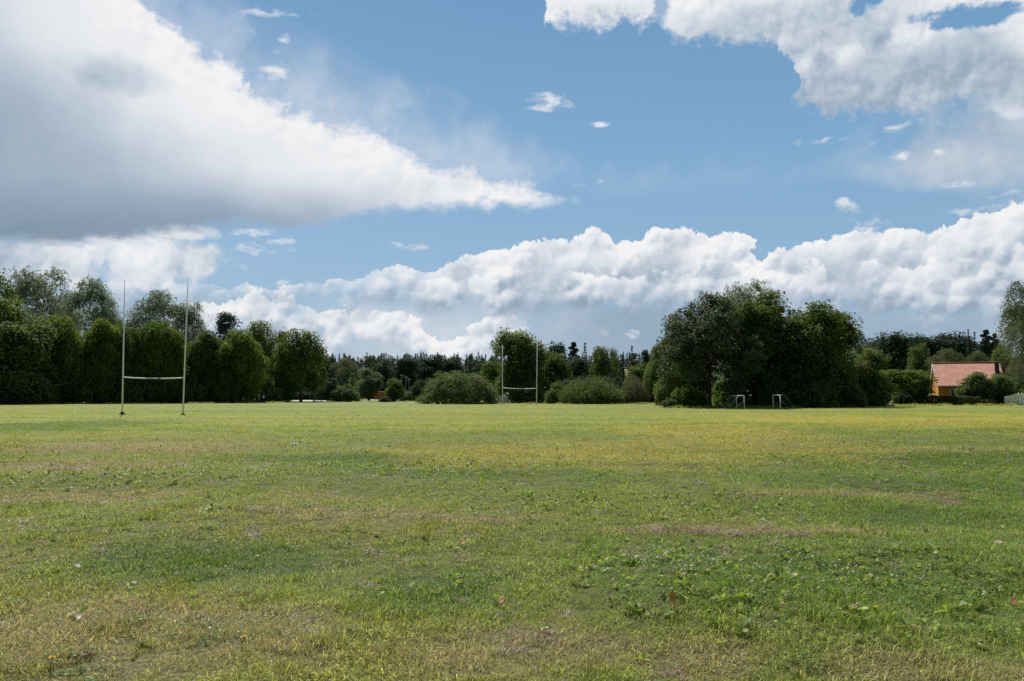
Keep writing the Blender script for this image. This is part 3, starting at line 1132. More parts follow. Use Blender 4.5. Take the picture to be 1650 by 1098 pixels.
def mk_round(key, W, H, z0, k, lr, n, S):
    """A close, domed crown built of smooth heads with short drooping shoots."""
    ax = np.array([W / 2, W / 2, (H - z0) / 2])
    cc = np.array([0, 0, (H + z0) / 2])
    lobes = [(cc, min(ax) * .8), (cc - [0, 0, ax[2] * .4], min(ax) * .8)]
    for i in range(k):                                     # heads spread evenly over the dome
        zt = 1 - 1.75 * (i + .5) / k
        a = i * 2.39996 + rng.uniform(-.25, .25)
        q = math.sqrt(max(0, 1 - zt * zt))
        d = np.array([q * math.cos(a), q * math.sin(a), zt])
        e = (np.abs(d) ** 2.1).sum() ** (-1 / 2.1)
        r = lr * rng.uniform(.5, 1.3)
        lobes.append((cc + d * e * (ax - r * .8) * rng.uniform(.82, 1.25), r))
    Lc = np.array([l[0] for l in lobes])
    Lr = np.array([l[1] for l in lobes])
    pick = rng.choice(len(lobes), n, p=Lr ** 2 / (Lr ** 2).sum())
    d = unit(sph(n) + unit(Lc[pick] - cc + 1e-3) * .5 + np.array([0, 0, .15]))
    C0 = Lc[pick] + d * (Lr[pick] * (1 + .05 - np.abs(rng.normal(0, .10, n)) + (rng.uniform(size=n) < .12) * rng.uniform(0, .22, n)))[:, None]
    C = fit(C0, W, H, z0)
    Nn = unit(d * .6 + np.array([0, 0, .45]) + rng.normal(size=d.shape) * .45)
    al = d * .8 + np.array([0, 0, -.7]) + rng.normal(size=d.shape) * .4
    V, Fc = join(cards(C, Nn, S * rng.uniform(.6, 1.3, n), .38, al), core(lobes, C0, C, 3200, .55))
    proto(key, W, H, V, Fc, trunk_mesh(key + '_trunk', H, H * .03, max(z0, 1), [l[0] for l in lobes[2:8]], M_bark))


def mk_willow(key, W, H, z0, k, lr, n, L, seg, droop, S, asp=.22, upw=.5, bark=M_bark):
    lobes, cc, ax = lobes_in(W, H, z0, k, lr)
    Lc = np.array([l[0] for l in lobes])
    Lr = np.array([l[1] for l in lobes])
    pick = rng.choice(len(lobes), n, p=Lr ** 2 / (Lr ** 2).sum())
    d = unit(sph(n) + unit(Lc[pick] - cc + 1e-3) * .7 + np.array([0, 0, .2]))
    St = Lc[pick] + d * (Lr[pick] * rng.uniform(.35, .85, n))[:, None]
    dirs = unit(d + np.array([0, 0, upw]) + rng.normal(size=d.shape) * .25)
    V, Fc = strands(St, dirs, L, seg, droop, S, asp)
    V = fit(V, W, H, z0)
    proto(key, W, H, V, Fc, trunk_mesh(key + '_trunk', H, H * .025, max(z0, 1), [l[0] for l in lobes[:10]], bark))


def spruce_cards(W, H, z0, tiers, per, S, ragged=.25):
    Cs, As, Ns = [], [], []
    for t in range(tiers):
        u = ((t + .5 * rng.uniform()) / tiers) ** .85
        z = z0 + (H - z0) * u
        R = W / 2 * (1 - u) ** .78 * rng.uniform(1 - ragged, 1.08) + .12
        nb = max(5, int(per * (1 - u) + 5))
        for b in range(nb):
            a = 2 * PI * b / nb + rng.uniform(-.4, .4)
            Rb = R * rng.uniform(.7, 1.1)
            m = max(2, int(Rb / (S * .9)))
            f = (np.arange(m) + rng.uniform(0, 1, m)) / m
            p = np.stack([np.cos(a) * Rb * f, np.sin(a) * Rb * f, z - .32 * Rb * f + .14 * Rb * f * f], 1)
            Cs.append(p + rng.normal(size=p.shape) * .08)
            As.append(np.tile([math.cos(a), math.sin(a), -.45], (m, 1)))
            Ns.append(unit(np.tile([0.25 * math.cos(a), .25 * math.sin(a), .9], (m, 1)) + rng.normal(size=(m, 3)) * .35))
    m = int(tiers * .8)
    zz = z0 + (H - z0) * (1 - rng.uniform(0, .16, m))
    Cs.append(np.stack([rng.normal(0, S * .08, m), rng.normal(0, S * .08, m), zz - S * .6], 1))
    As.append(unit(np.array([0, 0, 1]) + rng.normal(size=(m, 3)) * .25))
    Ns.append(unit(rng.normal(size=(m, 3)) * np.array([1, 1, .1])))
    return np.concatenate(Cs), np.concatenate(Ns), np.concatenate(As)


def mk_spruce(key, W, H, tiers=22, per=9, S=.38):
    C, Nn, A = spruce_cards(W, H, H * .06, tiers, per, S)
    V, Fc = cards(C, Nn, S * rng.uniform(.7, 1.3, len(C)), .45, A)
    mb = MB().tube([(0, 0, -.3), (0, 0, H * .5), (0, 0, H)], [H * .018, H * .011, .02], 7)
    proto(key, W, H, V, Fc, mb.mesh(key + '_trunk', M_bark, True))


def mk_pine(key, W, H, S=.3):
    Cs, Ns, tg = [], [], []
    for k in range(15):
        u = k / 14
        z = H * (.45 + .52 * u)
        a = k * 2.4 + rng.uniform(-.4, .4)
        R = W / 2 * (1 - u * .75) * rng.uniform(.3, .75)
        c = np.array([math.cos(a) * R, math.sin(a) * R, z])
        tg.append(c)
        m = 190
        rad = W * .20 * rng.uniform(.8, 1.25) * (1 - .4 * u)
        Cs.append(c + sph(m) * rad * np.array([1, 1, .5]) * rng.uniform(.5, 1, (m, 1)))
        Ns.append(unit(rng.normal(size=(m, 3)) + np.array([0, 0, .6])))
    C, Nn = np.concatenate(Cs), np.concatenate(Ns)
    V, Fc = cards(C, Nn, S * rng.uniform(.7, 1.3, len(C)), .4)
    proto(key, W, H, V, Fc, trunk_mesh(key + '_trunk', H * 1.3, H * .016, H * .4, tg, M_bark))


def mk_shrub(key, W, H, k, lr, ncl, per, cr, S, asp=.6, up=.4):
    d = sph(ncl)
    d[:, 2] = np.abs(d[:, 2]) * .95 + rng.uniform(-.08, .05, ncl)
    ph = rng.uniform(0, 6.28, 6)
    lump_ = sum(np.sin(d[:, i % 3] * (3.1 + i) + d[:, (i + 1) % 3] * (4.3 - .5 * i) + ph[i]) for i in range(6)) / 6
    rad = (1 + .13 * lump_) * rng.uniform(.80, 1.03, ncl)
    P0 = d * rad[:, None] * np.array([W / 2, W / 2, H])
    ci = np.repeat(np.arange(ncl), per)
    C = P0[ci] + np.clip(rng.normal(size=(ncl * per, 3)), -1.6, 1.6) * cr
    Nn = unit(d[ci] * .5 + np.array([0, 0, up + .2]) + rng.normal(size=C.shape) * .5)
    C = fit(C, W, H, 0)
    V, Fc = cards(C, Nn, S * rng.uniform(.65, 1.3, len(C)), asp)
    n = 500
    P = sph(n) * rng.uniform(0, 1, (n, 1)) ** .4 * np.array([W * .40, W * .40, H * .76])
    P[:, 2] = np.abs(P[:, 2]) + .1
    V, Fc = join((V, Fc), cards(P, sph(n), S * 2.2, .8))
    mb = MB()
    for q in range(6):
        a = q * 1.05
        e = Vector((math.cos(a) * W * .28, math.sin(a) * W * .28, H * .6))
        mb.tube([(math.cos(a) * .12, math.sin(a) * .12, -.2), e * .5 + Vector((0, 0, .1)), e], [.07, .05, .02], 5)
    proto(key, W, H, V, Fc, mb.mesh(key + '_stems', M_bark, True))


def mk_plume(key, W, H, n, L, S):
    """A shrub of upright shoots."""
    a, d = rng.uniform(0, 2 * PI, n), np.sqrt(rng.uniform(0, 1, n))
    St = np.stack([np.cos(a) * d * W * .42, np.sin(a) * d * W * .42, H * .75 * rng.uniform(0, 1, n) * (1 - d ** 2 * .75)], 1)
    dirs = unit(np.stack([np.cos(a) * d * .7, np.sin(a) * d * .7, np.ones(n)], 1) + rng.normal(size=(n, 3)) * .2)
    V, Fc = strands(St, dirs, L, 8, .15, S, .25, .08)
    V = fit(V, W, H, 0)
    mb = MB()
    for q in range(7):
        w = q * .9
        mb.tube([(0, 0, -.2), (math.cos(w) * W * .2, math.sin(w) * W * .2, H * .6)], [.06, .02], 5)
    proto(key, W, H, V, Fc, mb.mesh(key + '_stems', M_bark, True))


mk_broad('maple', 14.6, 15.2, 2.2, 34, 2.3, 900, 44, .42, .17, .8, up=.5, r0=.30, power=2.4, flatten=.6, fill=1100)
mk_broad('lime', 12.0, 16.0, 0.4, 34, 2.2, 620, 34, .55, .25, fill=1800)
mk_broad('lime_tall', 9.0, 14.0, 0.3, 30, 1.8, 520, 34, .5, .24, fill=1800)
mk_broad('oak', 10.0, 14.5, 0.6, 26, 1.9, 420, 36, .5, .25, power=2.5, fill=1100)
mk_broad('ash', 9.5, 13.0, 2.4, 24, 1.6, 330, 36, .5, .23)
mk_broad('park', 9.0, 10.5, 0.2, 22, 2.0, 420, 28, .5, .25, fill=1100)
mk_broad('airy', 8.0, 15.0, 1.5, 36, 1.5, 330, 34, .5, .22, fill=300)
mk_broad('forest_crown', 12.0, 18.0, 0.2, 30, 2.4, 420, 26, .7, .36, fill=1100)
mk_round('round_a', 12.0, 15.5, 0.0, 26, 2.7, 40000, .20)
mk_round('round_b', 11.0, 15.0, 0.0, 22, 2.7, 36000, .20)
mk_willow('willow_a', 15.0, 23.0, 2.0, 50, 3.0, 3600, 2.6, 8, .8, .28, .26)
mk_willow('willow_b', 13.0, 20.0, 2.0, 40, 2.7, 3000, 2.8, 8, .9, .28, .26)
mk_willow('birch', 12.0, 20.0, 2.0, 26, 2.0, 1500, 3.6, 16, 1.5, .16, .5, upw=.5, bark=M_bark_pale)
mk_spruce('spruce_a', 6.5, 17.0)
mk_spruce('spruce_b', 5.2, 14.0, 18, 8)
mk_pine('pine', 7.0, 16.0)
mk_shrub('shrub_big', 13.5, 5.6, 44, 1.4, 620, 40, .34, .15, .55)
mk_shrub('shrub_round', 6.0, 4.0, 14, 1.1, 190, 40, .26, .14)
mk_shrub('shrub_loose', 5.0, 3.2, 11, .8, 120, 34, .28, .13)
mk_plume('shrub_plume', 10.0, 5.0, 2600, 1.6, .17)


def plant(name, key, leaf, px, wpx, top, Y, label, cat='tree', group=None, rot=None, base=None, parts=('crown', 'trunk'), dy=None):
    """A tree or shrub whose crown is wpx photo pixels wide round column px, reaching up to row top, at depth Y."""
    W, H, crown, trunk = PROTO[key]
    x = px_x(px, Y)
    z = tz(x, Y)
    r = link(name, None, loc=(x, Y, z - .02))
    sxy = wpx * Y / F / W
    sz = (at(px, top, Y).z - z) / H
    r.scale = (sxy, sxy if dy is None else sxy * dy, sz)
    r.rotation_euler = (0, 0, rng.uniform(0, 6.28) if rot is None else rot)
    r.empty_display_size = .5
    tag(r, label, cat, group)
    c = link(parts[0], crown, r)
    if len(crown.materials) == 0:
        crown.materials.append(ML[leaf])
    c.material_slots[0].link = 'OBJECT'
    c.material_slots[0].material = ML[leaf]
    link(parts[1], trunk, r)
    return r


def shrub(name, key, leaf, px, wpx, top, Y, label, group=None, **k):
    return plant(name, key, leaf, px, wpx, top, Y, label, 'shrub', group, parts=('foliage', 'stems'), **k)


G1, G2, G3, G4, G5 = ('round-headed willows along the left edge of the field', 'tall willows rising behind the left row', 'trees beyond the far end of the field',
                      'trees of the dark clump behind the football goals', 'forest trees behind the red-roofed house')
# the row on the left
plant('willow', 'willow_a', 'willow', 60, 118, 440, 172, 'tall pale feathery willow, leftmost and highest of the willows behind the round trees', group=G2)
plant('willow', 'willow_b', 'willow', 146, 100, 454, 168, 'tall pale willow just left of the top of the near left rugby post', group=G2)
plant('willow', 'willow_b', 'willow', 250, 105, 474, 172, 'pale feathery willow seen between the two near rugby posts', group=G2)
plant('willow', 'willow_a', 'willow', 300, 62, 492, 176, 'pale drooping willow just right of the near right rugby post', group=G2)
plant('broadleaf_tree', 'lime', 'broad', 18, 132, 486, 142, 'dark leafy tree before the tall willows, at the left edge of the photo')
plant('broadleaf_tree', 'airy', 'broad', -22, 70, 425, 150, 'tall tree cut by the left edge of the photo, only its right side showing')
plant('round_willow', 'round_a', 'round', 92, 84, 512, 150, 'round-headed willow with a sunlit green top, leftmost of its row', group=G1)
plant('round_willow', 'round_b', 'round', 163, 76, 518, 154, 'round-headed willow just left of the near left rugby post, its top sunlit', group=G1)
plant('broadleaf_tree', 'ash', 'broad', 212, 62, 528, 157, 'loose leafy tree squeezed between two round-headed willows, behind the near left rugby post')
plant('round_willow', 'round_a', 'round', 256, 80, 521, 158, 'round-headed willow framed by the two near rugby posts', group=G1)
plant('round_willow', 'round_b', 'broad', 326, 68, 536, 166, 'darker fuzzy round-headed willow just right of the near right rugby post', group=G1)
plant('round_willow', 'round_a', 'round', 386, 86, 534, 168, 'round-headed willow with a broad sunlit dome, above the two walkers', group=G1)
plant('broadleaf_tree', 'airy', 'far', 369, 54, 507, 205, 'thin dark tree poking up behind the broad sunlit dome of a round willow')
plant('broadleaf_tree', 'ash', 'broad', 418, 52, 519, 188, 'dark tree standing behind the right shoulder of the round willow above the walkers')
plant('round_willow', 'round_b', 'round', 460, 54, 556, 182, 'smallest and rightmost round-headed willow, with a bright yellow-green top', group=G1)
plant('broadleaf_tree', 'ash', 'broad', 485, 66, 534, 186, 'spreading tree at the right end of the left row with bare trunks beneath')
plant('broadleaf_tree', 'airy', 'broad', 447, 44, 536, 196, 'narrow dark tree between the two rightmost trees of the left row')
plant('broadleaf_tree', 'ash', 'broad', 506, 40, 560, 194, 'low outer tree of the left row, overhanging the pale path')
for k, (px, w, tp, Y) in enumerate(((28, 120, 585, 138), (120, 110, 592, 146), (205, 90, 588, 150), (285, 90, 590, 156), (350, 70, 596, 160), (420, 64, 604, 172))):
    shrub('understory_shrub', 'shrub_round', 'broad', px, w, tp, Y + 5, dy=.5, rot=0, label=('dark shrub under the left tree row, ' + (
        'at the left edge of the photo', 'left of the near rugby goal', 'just behind the near left rugby post', 'between the near rugby posts under the crossbar',
        'right of the near rugby goal', 'right behind the walkers')[k]), group='dark shrubs at the foot of the left row')
for k, (px, w, tp) in enumerate(((458, 60, 618), (500, 70, 616))):
    shrub('understory_shrub', 'shrub_round', 'far', px, w, tp, 268, 'dark thicket behind the pale path, ' + ('behind the rightmost round willow', 'at the right end of the left row')[k])
shrub('elder_shrub', 'shrub_loose', 'greyish', 446, 20, 626, 178, 'small pale-leaved shrub just right of the walkers at the edge of the field')

# beyond the far end
far_trees = [
    ('park', 'far', 527, 46, 577, 255, 'rounded dark green tree nearest the right end of the left row'),
    ('willow_b', 'greyish', 556, 50, 578, 250, 'rounded grey-green willow left of the small orange shed'),
    ('airy', 'greyish', 594, 40, 594, 235, 'thin grey-green tree directly left of the orange shed'),
    ('park', 'far', 618, 44, 584, 300, 'dark rounded tree rising behind the orange shed'),
    ('oak', 'far', 655, 46, 578, 310, 'dark dome-shaped tree behind the three street lamps'),
    ('park', 'far', 694, 54, 575, 320, 'dark rounded tree just left of the big sunlit shrub'),
    ('forest_crown', 'far', 722, 54, 577, 330, 'broad dark tree rising behind the big sunlit shrub'),
    ('park', 'far', 574, 44, 588, 300, 'dull dark tree between two grey-green trees left of the orange shed'),
    ('spruce_a', 'dark', 757, 34, 572, 320, 'dark spruce above the right end of the big sunlit shrub'),
    ('spruce_b', 'dark', 780, 30, 580, 300, 'dark spruce touching the left side of the tree behind the far rugby goal'),
    ('park', 'broad', 636, 30, 612, 190, 'small lollipop tree on a thin trunk right of the orange shed'),
    ('spruce_b', 'bright', 567, 32, 601, 205, 'small light green pointed tree above the low sloping shrub'),
    ('airy', 'far', 528, 32, 610, 215, 'small dark tree beside the pale path'),
    ('oak', 'broad', 836, 82, 535, 166, 'tall dark tree standing behind the far rugby goal'),
    ('ash', 'bright', 796, 40, 583, 172, 'yellowish green lower tree leaning on the left of the tree behind the far goal'),
    ('park', 'broad', 890, 60, 568, 176, 'dark tree at the right shoulder of the tree behind the far rugby goal'),
    ('forest_crown', 'far', 896, 40, 554, 230, 'dark tree peeping over between the far rugby goal and the pines'),
    ('pine', 'dark', 924, 36, 551, 235, 'dark pine with a broad top right of the far rugby goal'),
    ('spruce_a', 'dark', 943, 38, 552, 240, 'ragged dark conifer beside the broad-topped pine'),
    ('park', 'far', 928, 62, 576, 200, 'dark tree mass above the left end of the feathery shrub'),
    ('ash', 'broad', 976, 46, 560, 180, 'knobbly broadleaf tree rising behind the feathery shrub'),
    ('spruce_b', 'dark', 1004, 32, 571, 240, 'small bluish spruce left of the tall pointed spruce'),
    ('spruce_a', 'dark', 1019, 34, 557, 238, 'tall pointed spruce between the feathery shrub and the clump of big trees'),
    ('airy', 'far', 1042, 28, 565, 225, 'thin dark tree right of the tall pointed spruce'),
    ('round_b', 'broad', 1070, 60, 551, 150, 'dark domed tree touching the left side of the big maple'),
    ('park', 'broad', 1030, 44, 590, 170, 'low dark tree behind the flat-roofed building, on its left'),
    ('park', 'broad', 1058, 42, 584, 165, 'low dark tree standing right over the flat-roofed building'),
]
for key, leaf, px, w, tp, Y, lab in far_trees:
    plant('spruce_tree' if 'spruce' in key else 'pine_tree' if key == 'pine' else 'broadleaf_tree', key, leaf, px, w, tp, Y, lab, group=G3)
shrub('sloping_shrub', 'shrub_round', 'shrub', 556, 46, 621, 190, 'low shrub sloping down to the right, alone at the far edge of the lawn')
shrub('wide_shrub', 'shrub_big', 'shrub', 738, 122, 601, 147, 'biggest sunlit rounded shrub, left of the far rugby goal')
shrub('feathery_shrub', 'shrub_plume', 'shrub', 951, 98, 609, 146, 'wide feathery grey-green shrub right of the far rugby goal')
shrub('feathery_shrub', 'shrub_plume', 'greyish', 1021, 50, 611, 149, 'narrower feathery shrub just left of the flat-roofed building')
shrub('dark_shrub', 'shrub_round', 'broad', 899, 40, 616, 150, 'dark dense shrub between the far rugby goal and the feathery shrub')
shrub('dark_shrub', 'shrub_round', 'hedge', 677, 28, 613, 200, 'small dark shrub touching the left foot of the biggest shrub')
shrub('low_shrub', 'shrub_loose', 'hedge', 620, 20, 639, 183, 'tiny dark shrub in front of the orange shed')
shrub('low_shrub', 'shrub_loose', 'greyish', 656, 28, 631, 215, 'low pale shrub below the three street lamps')
shrub('low_shrub', 'shrub_loose', 'hedge', 793, 18, 643, 150, 'low shrub at the right foot of the biggest shrub, by the white tarp')
shrub('understory_shrub', 'shrub_round', 'broad', 850, 60, 618, 160, 'dark shrub below the crossbar of the far rugby goal')
for k, (px, w, tp, Y) in enumerate(((530, 46, 620, 240), (690, 60, 612, 240), (600, 60, 612, 330), (920, 70, 610, 165), (985, 70, 606, 170))):
    shrub('understory_shrub', 'shrub_round', 'far', px, w, tp, Y, 'dark shrub under the far trees, ' + (
        'beside the pale path', 'behind the left end of the biggest shrub', 'behind the orange shed', 'behind the left half of the feathery shrub',
        'behind the right half of the feathery shrub')[k])

# the clump on the right
plant('maple_tree', 'maple', 'maple', 1144, 150, 478, 103, 'big maple with glinting leaves and a bare forked trunk, left front of the dark clump', group=G4)
plant('willow', 'willow_a', 'willow', 1214, 112, 461, 116, 'silvery feathery tree topping the dark clump, behind the big maple', group=G4)
plant('lime_tree', 'lime', 'broad', 1262, 128, 474, 110, 'tall dark tree at the middle of the clump, above the football goals', group=G4)
plant('lime_tree', 'lime_tall', 'broad', 1212, 84, 492, 107, 'dark tree overlapping the right side of the big maple', group=G4)
plant('lime_tree', 'lime_tall', 'broad', 1334, 96, 503, 113, 'tree on the right slope of the clump, right of the right football goal', group=G4)
plant('lime_tree', 'lime', 'broad', 1392, 76, 565, 118, 'low rounded tree at the right end of the dark clump', group=G4)
plant('birch_tree', 'birch', 'greyish', 1384, 40, 535, 150, 'thin feathery tree showing behind the right end of the dark clump', group=G4)
plant('lime_tree', 'lime', 'broad', 1302, 116, 494, 108, 'dark lower tree directly behind the right football goal', group=G4)
shrub('ball_shrub', 'shrub_round', 'shrub', 1084, 34, 640, 101, 'small round shrub at the left foot of the big maple', None)
shrub('leafy_shrub', 'shrub_loose', 'bright', 1103, 40, 618, 108, 'bright green shrub behind the small round shrub under the maple', None)
shrub('leafy_shrub', 'shrub_loose', 'bright', 1126, 34, 628, 107, 'yellow-green shrub just left of the maple trunk', None)
shrub('leafy_shrub', 'shrub_loose', 'bright', 1168, 40, 612, 112, 'sunlit shrub seen through the gap right of the maple trunk', None)
plant('garden_tree', 'park', 'shrub', 1165, 70, 588, 128, 'sunlit tree seen through the gap under the big maple', group=None)
plant('garden_tree', 'park', 'broad', 1100, 84, 584, 130, 'dark leafy tree behind the left side of the big maple', group=None)
plant('garden_tree', 'park', 'broad', 1638, 60, 572, 168, 'dark tree filling the gap between the house and the weeping birch', group=None)
shrub('leafy_shrub', 'shrub_round', 'shrub', 1078, 42, 604, 122, 'sunlit shrub right of the flat-roofed building', None)
shrub('leafy_shrub', 'shrub_loose', 'greyish', 1370, 26, 646, 112, 'tiny pale shrub at the foot of the dark clump, right of the football goals', None)
for k, (px, w, tp, Y) in enumerate(((1190, 60, 612, 108), (1238, 80, 600, 106), (1300, 90, 596, 105), (1350, 80, 604, 110), (1402, 60, 606, 116))):
    shrub('understory_shrub', 'shrub_round', 'broad', px, w, tp, Y, 'dark shrub at the foot of the clump, ' + (
        'behind the left football goal', 'between the two football goals', 'right behind the right football goal', 'well right of the right football goal',
        'where the clump meets the garden')[k])

# behind and around the house
fr = [(1418, 60, 548), (1440, 62, 538), (1478, 66, 541), (1512, 60, 545), (1542, 62, 538), (1600, 60, 552), (1400, 50, 560)]
frl = ['left end of the wood, above the low end of the dark clump', 'first high crown of the wood right of the dark clump', 'wide dark crown above the rounded garden tree',
       'dark crown above the left end of the red roof', 'dark crown above the middle of the red roof', 'dark crown behind the chimney of the house', 'low dark crown closing the gap behind the clump']
for (px, w, tp), lab in zip(fr, frl):
    plant('forest_tree', 'forest_crown', 'far', px, w, tp, rng.uniform(262, 296), 'dark forest tree, ' + lab, group=G5)
for px, w, tp, key, lab in ((1564, 24, 530, 'spruce_a', 'pointed dark spruce above the roof ridge, left of the pines'), (1574, 22, 533, 'spruce_b', 'smaller dark spruce between the pointed spruce and the pine'),
                            (1592, 36, 531, 'pine', 'dark layered pine standing above the chimney of the house'), (1606, 28, 537, 'pine', 'dark pine left of the weeping birch')):
    plant('pine_tree' if key == 'pine' else 'spruce_tree', key, 'dark', px, w, tp, 255, lab, group=G5)
plant('garden_tree', 'park', 'shrub', 1480, 38, 557, 190, 'rounded grey-green tree left of the red roof, against the dark wood')
plant('garden_tree', 'willow_b', 'greyish', 1530, 62, 564, 172, 'spreading olive-grey tree rising behind the roof ridge of the house')
plant('garden_tree', 'willow_b', 'greyish', 1575, 50, 569, 170, 'lower olive-grey tree behind the middle of the roof ridge')
plant('birch_tree', 'birch', 'birch', 1664, 88, 457, 146, 'weeping birch with hanging twigs at the right edge of the photo')
plant('garden_tree', 'birch', 'greyish', 1660, 78, 520, 141, 'grey-green leafy tree at the right edge, below the weeping birch')
plant('garden_tree', 'park', 'broad', 1612, 34, 560, 160, 'dark green tree behind the right end of the red roof')
plant('garden_tree', 'ash', 'bright', 1462, 82, 597, 131, 'spreading yellow-green garden tree covering the left end of the house')
plant('garden_tree', 'park', 'shrub', 1572, 52, 601, 130, 'rounded garden tree in front of the middle of the red roof')
plant('garden_tree', 'park', 'broad', 1607, 46, 604, 131, 'dark leafy garden tree below the chimney of the house')
shrub('ball_shrub', 'shrub_round', 'hedge', 1455, 30, 631, 127, 'clipped round shrub at the left end of the dark hedge')
shrub('garden_shrub', 'shrub_loose', 'hedge', 1622, 22, 637, 128, 'small dark shrub against the white fence')
shrub('flower_shrub', 'shrub_loose', 'hedge_pale', 1590, 30, 642, 127, 'low pale flower border between the pale hedge and the white fence')
shrub('flower_shrub', 'shrub_loose', 'bright', 1577, 16, 637, 128, 'small light green plant at the right end of the pale hedge')
shrub('climbing_shrub', 'shrub_loose', 'bright', 1640, 30, 628, 129, 'leafy climber hanging over the top of the white fence')


def hedge(name, leaf, px0, px1, top, Y, depth, n, label):
    x0, x1 = px_x(px0, Y), px_x(px1, Y)
    xm = (x0 + x1) / 2
    z = tz(xm, Y)
    W, H = x1 - x0, at(px0, top, Y).z - z
    r = link(name, None, loc=(xm, Y, z))
    r.rotation_euler = (0, 0, math.radians(-20))
    tag(r, label, 'hedge')
    P = rng.uniform(-.5, .5, (n, 3))
    ax = rng.choice(3, n, p=[.15, .45, .4])
    sgn = np.where(rng.uniform(size=n) < .5, -.5, .5)
    sgn = np.where(ax == 2, .5, sgn)
    P[np.arange(n), ax] = sgn
    Nn = np.zeros((n, 3))
    Nn[np.arange(n), ax] = np.sign(sgn)
    P = P * np.array([W, depth, H]) + np.array([0, 0, H / 2]) - Nn * np.abs(rng.normal(0, .08, n))[:, None]
    P += (np.sin(P * 2.3 + 1.0) + np.sin(P[:, [1, 2, 0]] * 3.7)) * .06
    V, Fc = cards(P, unit(Nn + rng.normal(size=Nn.shape) * .5 + np.array([0, 0, .2])), .075 * rng.uniform(.7, 1.3, n), .6)
    link('foliage', mesh_np('hedge_foliage', V, Fc, [ML[leaf]]), r)
    mb = MB()
    for k in range(int(W / .5)):
        x = -W / 2 + .25 + k * .5
        for s in (-.2, .2):
            mb.tube([(x, s, -.1), (x + .05, s * 1.4, H * .5), (x - .06, s * 1.8, H * .86)], [.035, .028, .012], 5)
    mb.build('stems', M_bark, r)
    return r


hedge('clipped_hedge', 'hedge', 1466, 1534, 637.5, 128, 1.6, 15000, 'long dark clipped hedge in front of the house')
hedge('clipped_hedge', 'hedge_pale', 1535, 1576, 639.5, 126.5, 1.4, 9000, 'shorter pale clipped hedge right of the dark hedge')

# rough growth where the mown field ends
ex, ey = [], []
for (pa, Ya, pb, Yb, n, dep) in ((-60, 136, 300, 150, 700, 3), (300, 150, 520, 180, 420, 6), (520, 186, 690, 188, 260, 8), (680, 143, 1062, 141, 800, 3), (1062, 99, 1240, 98.5, 520, 3.5),
                                 (1240, 98.5, 1440, 112, 420, 4), (1440, 121, 1640, 122, 420, 3)):
    t = rng.uniform(0, 1, n)
    Yy = Ya + (Yb - Ya) * t + np.abs(rng.normal(0, dep * .5, n)) * np.clip(.6 + lump(t * 60, t * 0, 7, 2), .1, 2) - .5 * dep + 1.2
    a_, b_, _ = ray(pa, 637)
    c_, d_, _ = ray(pb, 637)
    ex.append((a_ / b_ + (c_ / d_ - a_ / b_) * t) * Yy)
    ey.append(Yy)
ex, ey = np.concatenate(ex), np.concatenate(ey)
k_ = rng.uniform(size=len(ex)) < np.clip(.45 + lump(ex, ey, 9, 3) * .7, .04, 1)
ex, ey = ex[k_], ey[k_]
edge_src = [(tufts[k][0] * np.array([1.4, 1.4, 1.5]), tufts[k][1], M_grass) for k in range(7, 11)] + [(w_[0], w_[1], M_leaf) for w_ in wd[:4]]
scatter('rough_grass', 'tall uncut grass and weeds along the foot of the trees and hedges', ex, ey, rng.integers(0, 8, len(ex)), rng.uniform(1.8, 4.6, len(ex)), .15, coll_of('edge_tuft', edge_src))

# the wooded ridge: one distant mass
Vs, Fs_, off = [], [], 0
for k in range(460):
    Y = rng.uniform(430, 690)
    px = rng.uniform(380, 1130)
    x = px_x(px, Y)
    zg = tz(x, Y)
    con = rng.uniform() < .7
    if con:
        Hh = rng.uniform(11.5, 15.5)
        C, Nn, A = spruce_cards(Hh * .46, Hh, .3, 18, 3, .6)
        V, Fq_ = cards(C, Nn, .62, .5, A)
    else:
        Hh = rng.uniform(11, 14)
        C, Nn, _l = broad_pts(Hh * .9, Hh, 0, 9, 2.4, 44, 7, .8)
        V, Fq_ = cards(C, Nn, .8, .7)
    Vs.append(V + np.array([x, Y, zg - .3]))
    Fs_.append(Fq_ + off)
    off += len(V)
tag(link('forest', mesh_np('forest', np.concatenate(Vs), np.concatenate(Fs_), [ML['far']])), 'distant wooded ridge of spruce and broadleaf trees closing the view', kind='stuff')
# ------------------------------------------------------------------ things
M_post = plain('white_paint_post', (0.80, 0.84, 0.90), 0.45, 0.5, 0.10, 3.0)
M_grey = plain('grey_metal', (0.30, 0.32, 0.33), 0.5, 0.5, 0.15, 3.0)
M_soil = plain('dark_soil', (0.045, 0.038, 0.028), 0.95, 0.1, 0.4, 9.0)
M_white = plain('white_paint', (0.86, 0.86, 0.84), 0.6, 0.3, 0.10, 2.0)
M_black = plain('black_metal', (0.018, 0.019, 0.022), 0.5, 0.4, 0.2, 4.0)
M_green = plain('green_steel', (0.03, 0.16, 0.12), 0.5, 0.4, 0.15, 4.0)
M_net = plain('green_net', (0.03, 0.07, 0.062), 0.8, 0.1, 0.2, 6.0)
M_ochre = plain('ochre_render', (0.47, 0.215, 0.040), 0.85, 0.15, 0.10, 1.2)
M_glass, _nt, _o = new_mat('window_glass')
_nt.links.new(princ(_nt, (0.035, 0.045, 0.055), 0.08, 0.8), _o.inputs[0])


